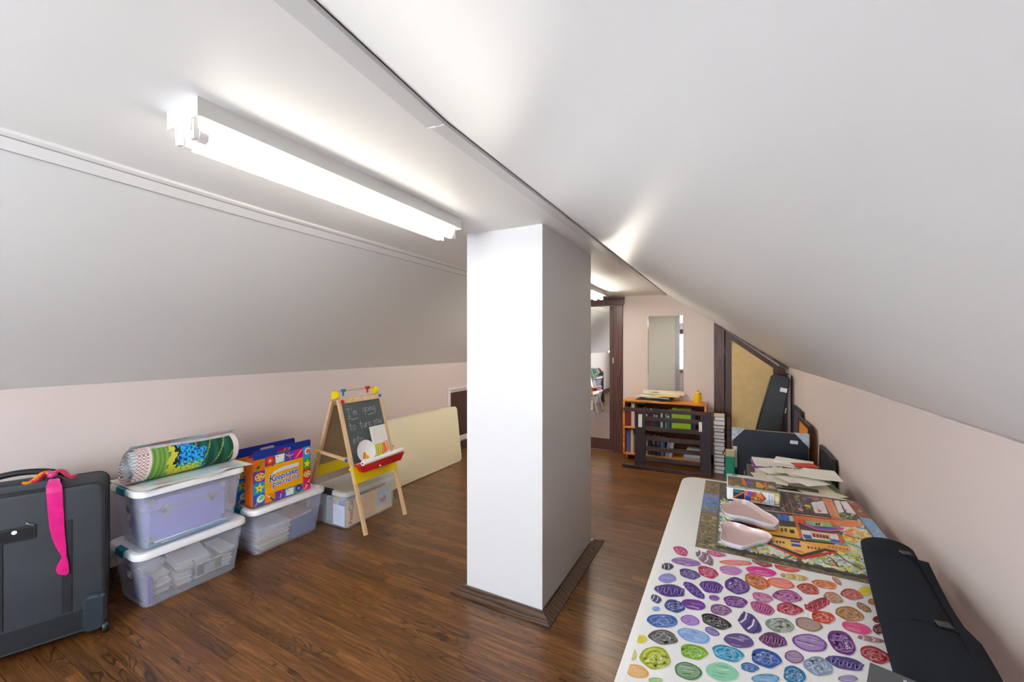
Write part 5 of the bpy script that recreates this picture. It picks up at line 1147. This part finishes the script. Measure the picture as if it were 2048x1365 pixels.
def leaves(x0, x1, y0, y1, n, cs, f=None, s=(30, 74)):
    global lz
    for k in range(n):
        x, y = r_.uniform(x0, x1), r_.uniform(y0, y1); L = r_.uniform(*s); a = r_.uniform(-.6, .9); w = L * r_.uniform(.25, .42)
        pts = [(-L, 0), (-L * .4, -w), (L * .4, -w * .8), (L, 0), (L * .4, w), (-L * .4, w * .8)]
        q = [(f or z6)(x + p * math.cos(a) - o_ * math.sin(a), y + p * math.sin(a) + o_ * math.cos(a)) for p, o_ in pts]
        if not all(B3[0] + .002 < p.x < B3[1] - .002 and B3[2] + .002 < p.y < B3[3] - .002 for p in q): continue
        lz += .0000006; g.poly([(p.x, p.y, 0) for p in q], hexc(r_.choice(cs)), T(0, 0, lz))
LV = ('#d8d42c', '#9ac06a', '#dfe8dc', '#a8cce0', '#e8e060', '#7aa85a', '#c8dcc8', '#f0ece0', '#d4e08a', '#e8a040', '#b8d4a0', '#eef0e6', '#dce8ee', '#f2f2ea', '#e6ead4')
# dark garden at the top
leaves(-800, 700, 60, 470, 260, ('#6a5a4a', '#c8884a', '#5a6a7a', '#c86a7a', '#6a8a6a', '#8a6a3a', '#4a4a5a', '#3a4a3a'), s=(14, 34)); leaves(300, 800, 220, 420, 24, ('#3a4a8a', '#5a7ac0', '#e8c83a', '#8a4a9a', '#e86a9a', '#4a8a7a'), s=(18, 40))
for a in (150, 270, 400, 620): ln([(a, 230), (a + 70, 500)], .003, '#b88a54')
pq([(590, 330), (760, 305), (835, 490), (650, 480)], '#e6e2ea'); ln([(640, 330), (720, 480)], .0015, '#b8b0b8'); pq([(915, 300), (995, 300), (1065, 465), (985, 480)], '#ece8ea'); pq([(1010, 310), (1150, 320), (1275, 505), (1100, 475)], '#efeaf0')
pq([(740, 270), (890, 280), (1015, 555), (890, 550)], '#d8742c')
for k in range(11): ln([(775 + 9 * k, 320 + 19 * k), (810 + 9 * k, 322 + 19 * k)], .0035, '#f0e4d4'); ln([(855 + 9 * k, 325 + 19 * k), (890 + 9 * k, 328 + 19 * k)], .0035, '#f0e4d4')
ln([(620, 250), (720, 235), (880, 250), (1100, 285)], .008, '#3a3430'); pq([(600, 260), (700, 262), (690, 300), (620, 290)], '#e0603a')
disc(g, *cl3(z6(710, 450))[:2], .008, .014, T(0, 0, lz + .0001), hexc('#d8406a'), 10); disc(g, *cl3(z6(1075, 440))[:2], .007, .012, T(0, 0, lz + .0001), hexc('#d8407a'), 10); disc(g, *cl3(z6(545, 380))[:2], .012, .016, T(0, 0, lz + .0001), hexc('#e8cc3a'), 10); disc(g, *cl3(z6(440, 430))[:2], .010, .018, T(0, 0, lz + .0001), hexc('#e890b0'), 10)
leaves(1000, 1300, 470, 560, 22, ('#7ab04a', '#9ac06a', '#5a8a4a', '#c8d860'), s=(18, 36))
# pale leaf field on the right and along the bottom
pq([(860, 640), (1340, 660), (1560, 900), (1330, 1340), (900, 1230), (0, 1130), (0, 960), (450, 1120), (960, 1050), (1150, 960), (1000, 760)], '#6e7c66'); pq([(430, 480), (620, 480), (600, 900), (560, 1240), (420, 1240)], '#6e7c66', z5)
leaves(1000, 1600, 600, 1100, 330, LV); leaves(-160, 1400, 960, 1360, 620, LV); leaves(400, 640, 480, 1280, 220, LV, z5); leaves(480, 1400, 1180, 1330, 200, LV, z5)
leaves(1060, 1500, 720, 860, 26, ('#f0a030', '#e8b43a', '#f0784a', '#e8dc5a'))
for p in ([(1000, 760), (1150, 820), (1420, 880), (1550, 900)], [(1060, 900), (1250, 960), (1330, 1000)], [(930, 1040), (1080, 1160), (1330, 1300)], [(760, 1080), (900, 1150), (980, 1250)], [(1150, 660), (1400, 720)]): ln(p, .006, '#38322c')
# houses
ln([(-200, 425), (0, 455), (450, 510), (900, 565), (1290, 605)], .010, '#e88a7a')
pq([(330, 515), (900, 580), (1250, 600), (1350, 670), (920, 645), (380, 570)], '#ea7a30'); pq([(95, 490), (260, 505), (285, 605), (130, 590)], '#2a6ad0'); ln([(150, 495), (185, 595)], .004, '#1a4aa8'); pq([(265, 520), (325, 528), (350, 605), (288, 600)], '#e4d8c8')
pq([(370, 560), (480, 575), (500, 640), (395, 620)], '#e84a18'); pq([(500, 590), (860, 625), (905, 690), (530, 665)], '#84bc84'); pq([(640, 620), (740, 630), (752, 672), (650, 662)], '#e8e0d0')
for a in (650, 690): pq([(a, 625), (a + 34, 629), (a + 40, 664), (a + 6, 660)], '#38241c')
pq([(390, 610), (540, 645), (700, 695), (1000, 700), (1095, 702), (980, 742), (850, 752), (690, 735), (500, 665)], '#d83a8c'); pq([(540, 652), (720, 690), (1000, 706), (960, 726), (840, 732), (690, 718)], '#6a4ac0')
pq([(860, 590), (900, 595), (930, 700), (900, 698)], '#d8641c'); pq([(920, 600), (1290, 620), (1340, 668), (1150, 690), (940, 660)], '#e87a2c')
pq([(-190, 640), (20, 680), (390, 695), (430, 855), (60, 795), (-190, 730)], '#f0b830'); pq([(120, 670), (380, 690), (420, 800), (160, 770)], '#f4cc58')
for a in (150, 205): pq([(a, 702), (a + 36, 706), (a + 42, 758), (a + 6, 753)], '#7a4420')
pq([(278, 722), (348, 728), (356, 780), (288, 772)], '#2c2820'); pq([(330, 520), (370, 528), (470, 850), (425, 845)], '#d86a24')
pq([(440, 722), (965, 790), (1015, 925), (480, 865)], '#e8e2e6'); pq([(470, 790), (590, 805), (605, 855), (490, 842)], '#2050b8'); pq([(860, 850), (1000, 875), (1005, 918), (880, 905)], '#2050b8'); pq([(500, 842), (880, 885), (890, 922), (520, 868)], '#4a8a3a'); pq([(590, 765), (850, 800), (865, 865), (615, 830)], '#e08030')
for k in range(5): pq([(618 + 46 * k, 788 + 6 * k), (645 + 46 * k, 791 + 6 * k), (655 + 46 * k, 832 + 6 * k), (628 + 46 * k, 829 + 6 * k)], '#3c2c20')
ln([(440, 722), (965, 790)], .006, '#d86a24'); pq([(960, 770), (1000, 775), (1080, 930), (1015, 930)], '#c8581c')
pq([(-60, 800), (40, 820), (480, 890), (1165, 968), (1150, 1042), (770, 1010), (450, 1085), (330, 1050), (60, 905)], '#f4a83c'); pq([(50, 835), (470, 905), (720, 1000), (450, 1070), (340, 1035), (90, 905)], '#f8c468')
pq([(290, 872), (430, 892), (436, 918), (298, 902)], '#2a4ab0'); pq([(300, 922), (440, 942), (450, 974), (312, 960)], '#2a4ab0')
for k in range(3): pq([(82 + 46 * k, 880 + 6 * k), (114 + 46 * k, 884 + 6 * k), (120 + 46 * k, 915 + 6 * k), (90 + 46 * k, 911 + 6 * k)], '#6a3c1c')
for k in range(4): pq([(532 + 50 * k, 958 + 8 * k), (564 + 50 * k, 963 + 8 * k), (574 + 50 * k, 1000 + 6 * k), (544 + 50 * k, 994 + 6 * k)], '#7a3c1c')
for k in range(6): pq([(830 + 52 * k, 955 + 8 * k), (862 + 52 * k, 958 + 8 * k), (868 + 52 * k, 985 + 8 * k), (838 + 52 * k, 982 + 8 * k)], '#b85a24')
disc(g, *cl3(z6(415, 1035))[:2], .016, .010, T(0, 0, lz + .0001), hexc('#e87a5a'), 12); lz += .0002
pq([(-120, 870), (0, 908), (450, 1085), (790, 992), (960, 1036), (940, 1052), (790, 1035), (450, 1125), (0, 935), (-120, 890)], '#2a2420'); pq([(-120, 890), (0, 935), (450, 1125), (720, 1060), (950, 1040), (960, 1054), (725, 1112), (450, 1155), (0, 955), (-120, 905)], '#d8281c')
pq([(860, 880), (1130, 955), (1250, 965), (1130, 920)], '#d8281c', z5)
g.build('village_print', 'print_gloss', p3)
# ---- puzzle carton
ZB = ZU + .0032
pb = thing('puzzle_box', 'illustrated puzzle carton marked 1000 standing on the village puzzle', 'box', (-.002, 2.225, ZB))
BW, BD, BH = .214, .236, .057
G().box(0, BW, 0, BD, 0, .050, b=.001).build('base', 'card_white', pb); G().box(-.0012, BW + .0012, -.0012, BD + .0012, .006, BH, b=.001).build('lid', 'card_white', pb)
g = G(); lz = 0
MFt = Matrix(((1, 0, 0, 0), (0, 0, -1, -.0014), (0, 1, 0, 0), (0, 0, 0, 1)))
def fq(pts, c):
    global lz
    lz += .00002; g.poly([(a * BW, .006 + b * (BH - .006), 0) for a, b in pts], hexc(c), T(0, -lz, 0) @ MFt)
def fr4(a, b, c, d, col): fq([(a, c), (b, c), (b, d), (a, d)], col)
fr4(0, 1, 0, 1, '#e6e9f0'); fr4(.12, .75, .04, .93, '#cfd8c8'); fr4(.12, .34, .04, .93, '#1c2a36'); fq([(.14, .06), (.28, .5), (.34, .7), (.30, .75), (.24, .5), (.12, .2)], '#e8642c')
for k in range(6): fq([(.13 + .035 * k, .85), (.15 + .035 * k, .9), (.17 + .035 * k, .6), (.155 + .035 * k, .55)], '#4a7a8a')
fr4(.34, .40, .04, .93, '#e8742c'); fr4(.40, .47, .5, .93, '#6a4ac0'); fr4(.36, .47, .05, .48, '#3a5ab8'); fr4(.47, .56, .05, .45, '#e8a83c'); fr4(.47, .57, .45, .93, '#a84a4a'); disc(g, .51 * BW, .02, .007, .007, T(0, -.0006, 0) @ MFt, hexc('#b87a2c'), 12)
fq([(.57, .08), (.65, .08), (.73, .45), (.65, .85), (.57, .9)], '#e08a4a'); fq([(.63, .95), (.66, .95), (.76, .45), (.66, .05), (.63, .05), (.72, .45)], '#a82a2a')
for a, b in ((.60, .3), (.60, .5), (.65, .4)): disc(g, a * BW, b * BH, .003, .003, T(0, -.0007, 0) @ MFt, hexc('#3a2018'), 8)
fr4(.90, 1, 0, 1, '#d8b838'); fq([(.90, 0), (1, 0), (1, .4), (.90, .4)], '#8a8a3a')
text(g, '1000', .019, T(0, -.0009, 0) @ MFt @ T(.948 * BW, .031, 0) @ RZ(-90), (.92, .92, .90), .0006)
text(g, 'CROSS', .0105, T(0, -.0009, 0) @ MFt @ T(.865 * BW, .031, 0) @ RZ(-90), hexc('#2a3a7a')); text(g, 'MELODY', .0105, T(0, -.0009, 0) @ MFt @ T(.81 * BW, .031, 0) @ RZ(-90), hexc('#2a3a7a'))
text(g, 'jigsaw', .008, T(0, -.0009, 0) @ MFt @ T(.06 * BW, .031, 0) @ RZ(-90), hexc('#a8b0c0')) if False else None
MT = T(0, 0, BH + .0003); lz2 = 0
def tq(pts, c):
    global lz2
    lz2 += .00002; g.poly([(a * BW, b * BD, 0) for a, b in pts], hexc(c), T(0, 0, lz2) @ MT)
tq([(0, 0), (1, 0), (1, 1), (0, 1)], '#dfe2e0'); tq([(.02, 0), (1, 0), (1, .80), (.02, .80)], '#6a6a52'); tq([(.3, .0), (1, 0), (1, .12), (.02, .14), (.02, .02)], '#cfd4c0')
for k in range(60):
    a, b = r_.uniform(.05, .95), r_.uniform(.04, .76); s_ = r_.uniform(.02, .06); tq([(a - s_, b), (a, b - s_ * .6), (a + s_, b), (a, b + s_ * .6)], r_.choice(('#e8742c', '#c8b84a', '#7a9a5a', '#5a5a4a', '#e8a83c', '#b84a3a', '#8a5a9a', '#4a4a42', '#dfe0d0')))
for pts, c in (([(.32, .30), (.40, .30), (.36, .76), (.30, .76)], '#e8742c'), ([(.40, .34), (.56, .34), (.54, .52), (.40, .52)], '#4a6ac8'), ([(.42, .55), (.52, .55), (.52, .70), (.42, .70)], '#8a4aa8'), ([(.58, .25), (.70, .22), (.76, .40), (.68, .62), (.60, .60)], '#e8a43c'), ([(.76, .22), (.82, .22), (.80, .66), (.75, .66)], '#e07a2c'), ([(.82, .28), (.98, .34), (.84, .52)], '#e8b088'), ([(.05, .42), (.26, .55), (.28, .60), (.05, .48)], '#d8643c'), ([(.10, .86), (.22, .86), (.22, .96), (.10, .96)], '#4a8a8a')): tq(pts, c)
g.build('carton_print', 'print', pb)
# ---- wavy pink trays
def tray(pix, zb, hh, label, group, f=z5, grow=1.0):
    pts = []
    for p in pix:
        u, v = 1380 + p[0] / 8.027, 940 + p[1] / 8.027
        q = at(u, v, zb + hh); pts.append(Vector((q.x, q.y, 0)))
    n = len(pts); fine = []
    for i in range(n):          # Catmull-Rom outline
        a, b, c, d = pts[i - 1], pts[i], pts[(i + 1) % n], pts[(i + 2) % n]
        for k in range(4):
            t = k / 4; fine.append(.5 * ((2 * b) + (c - a) * t + (2 * a - 5 * b + 4 * c - d) * t * t + (3 * b - a - 3 * c + d) * t ** 3))
    cen = sum(fine, Vector()) / len(fine); fine = [p - cen for p in fine]
    if sum(fine[i].x * fine[(i + 1) % len(fine)].y - fine[i].y * fine[(i + 1) % len(fine)].x for i in range(len(fine))) < 0: fine.reverse()
    m = len(fine); nr = []
    for i in range(m):
        t = (fine[(i + 1) % m] - fine[i - 1]).normalized(); nr.append(Vector((t.y, -t.x, 0)))
    def ring(ins, z): return [(p.x - q.x * ins, p.y - q.y * ins, z) for p, q in zip(fine, nr)]
    t = thing('tray', label, 'tray', (cen.x, cen.y, zb), group=group)
    G().loft([ring(.014, 0), ring(.009, .002), ring(.002, hh * .7), ring(0, hh), ring(.001, hh + .0012), ring(.0028, hh + .0008), ring(.0034, hh * .92)], (True, False)).build('wall', 'tray_rim', t, 50)
    G().loft([ring(.0034, hh * .92), ring(.0060, hh * .55), ring(.0090, .0050), ring(.0115, .0032), ring(.02, .0030)], (False, True)).build('inner_floor', 'tray_pink', t, 50)
    return t
SA_ = [(492, 590), (560, 540), (640, 522), (720, 484), (830, 476), (950, 508), (1080, 585), (1200, 665), (1330, 735), (1415, 805), (1432, 850), (1380, 885), (1270, 875), (1120, 835), (980, 790), (840, 755), (700, 735), (580, 700), (515, 650)]
SB_ = [(478, 1075), (505, 975), (482, 878), (560, 842), (680, 840), (830, 876), (960, 926), (1100, 960), (1230, 1000), (1308, 1050), (1325, 1085), (1270, 1120), (1130, 1150), (1040, 1180), (950, 1212), (830, 1225), (700, 1195), (580, 1160), (500, 1120)]
tray(SA_, ZU + .0032 + .016, .020, 'pale pink wavy tray, upper of the two nested beside the puzzle carton', None)
tray([(a + 4, b + 58) for a, b in SA_], ZU + .0032, .0150, 'pale pink wavy tray, lower of the two nested beside the puzzle carton', None)
tray(SB_, ZU + .0032, .022, 'pale pink wavy tray lying alone on the village puzzle', None)
# ---- rolled felt mat with straps
fm = thing('felt_mat', 'black felt puzzle mat rolled up with straps on the table', 'puzzle mat', (0, 0, TZ))
A0, A1 = Vector((.492, 1.865)), Vector((.345, .78)); ax_ = (A1 - A0).normalized(); px_ = Vector((-ax_.y, ax_.x))
if px_.x > 0: px_ = -px_      # points towards the room (-x)
def prof(t, k, n=28, grow=0.0):
    a = 2 * math.pi * k / n; hwid = lerp(.070, .088, t) + grow; hh = lerp(.036, .044, t) + grow; bump = 1 + .03 * math.sin(3 * a + 7 * t)
    c = A0.lerp(A1, t); x = hwid * bump * math.cos(a); z = .0088 + hh - grow + hh * math.sin(a) * (1 if math.sin(a) > 0 else 1)
    return (c.x + px_.x * x, c.y + px_.y * x, max(.0084, z))
rg = []
for i in range(25):
    t = i / 24
    rg.append([prof(t, k) for k in range(28)])
e0 = [tuple(Vector(p).lerp(Vector((A0.x, A0.y, .04)), .18) + Vector((-ax_.x * .014, -ax_.y * .014, 0))) for p in rg[0]]
e1 = [tuple(Vector(p).lerp(Vector((A0.x, A0.y, .04)), .55) + Vector((-ax_.x * .020, -ax_.y * .020, 0))) for p in rg[0]]
G().loft([e1, e0] + rg).build('roll', 'felt_black', fm, 60)
for t0, skew in ((.085, .0), (.47, .02)):
    rr_ = []
    for dt, gr in ((0, 0), (0, .0035), (.020, .0035), (.020, 0)):
        rr_.append([prof(t0 + dt + skew * math.cos(2 * math.pi * k / 28), k, grow=gr) for k in range(1, 14)])
    m = 13; g = G(); v = [p for r in rr_ for p in r]; F = [(i * m + k, i * m + k + 1, (i + 1) * m + k + 1, (i + 1) * m + k) for i in range(3) for k in range(m - 1)]
    g.add(v, F).build('strap', 'felt_black', fm, 30)
    p = prof(t0 + .01, 9, grow=.005); G().box(-.014, .014, -.012, .012, -.002, .002, T(*p) @ RZ(8), b=.001).build('buckle', 'plastic_black', fm)
rg = []
for i in range(13):           # loose outer edge of the felt on the wall side
    t = .10 + .72 * i / 12; c = A0.lerp(A1, t); w = lerp(.070, .088, t); cu = .018 * max(0, 1 - abs(i - 0) / 1.5) + .004 * math.sin(i * 1.3)
    b0 = c - px_ * (w * .80); b1 = c - px_ * (w * .98 + .010 + .012 * (i > 5)); b2 = c - px_ * (w * 1.0 + .016 + .016 * (i > 5))
    rg.append([(b0.x, b0.y, .068), (b1.x, b1.y, .050 + cu), (b2.x, b2.y, .012 + cu * 2.2), (b2.x - px_.x * .003, b2.y - px_.y * .003, .012 + cu * 2.2), (b1.x - px_.x * .004, b1.y, .053 + cu), (b0.x, b0.y, .073)])
G().loft(rg).build('loose_edge', 'felt_black', fm, 60)
# ---- grey leaflet on the mat
zl = TZ + .1035; a_, b_, c_ = at(1740, 1325, zl), at(1835, 1365, zl), at(1712, 1365, zl)
e1 = (b_ - a_).normalized(); e2 = Vector((e1.y, -e1.x, 0))
if (c_ - a_).dot(e2) < 0: e2 = -e2
lf = thing('leaflet', 'grey printed leaflet lying on the rolled black felt mat', 'leaflet', a_, math.atan2(e1.y, e1.x))
sg_ = 1 if Vector((-e1.y, e1.x, 0)).dot(e2) > 0 else -1
LW, LH = .21, .20
G().box(0, LW, min(0, sg_ * LH), max(0, sg_ * LH), -.0015, 0, b=.0004).build('sheet', 'booklet_grey', lf)
g = G(); r_ = random.Random(2)
for k in range(8):
    x_ = .050 + .010 * k; y_ = .012
    for w_ in range(5):
        L_ = r_.uniform(.012, .022); g.add([(x_, sg_ * y_, .0002), (x_ + .005, sg_ * y_, .0002), (x_ + .005, sg_ * (y_ + L_), .0002), (x_, sg_ * (y_ + L_), .0002)], [(0, 1, 2, 3)], None, (.55, .58, .60)); y_ += L_ + .003
g.build('printed_lines', 'print', lf)
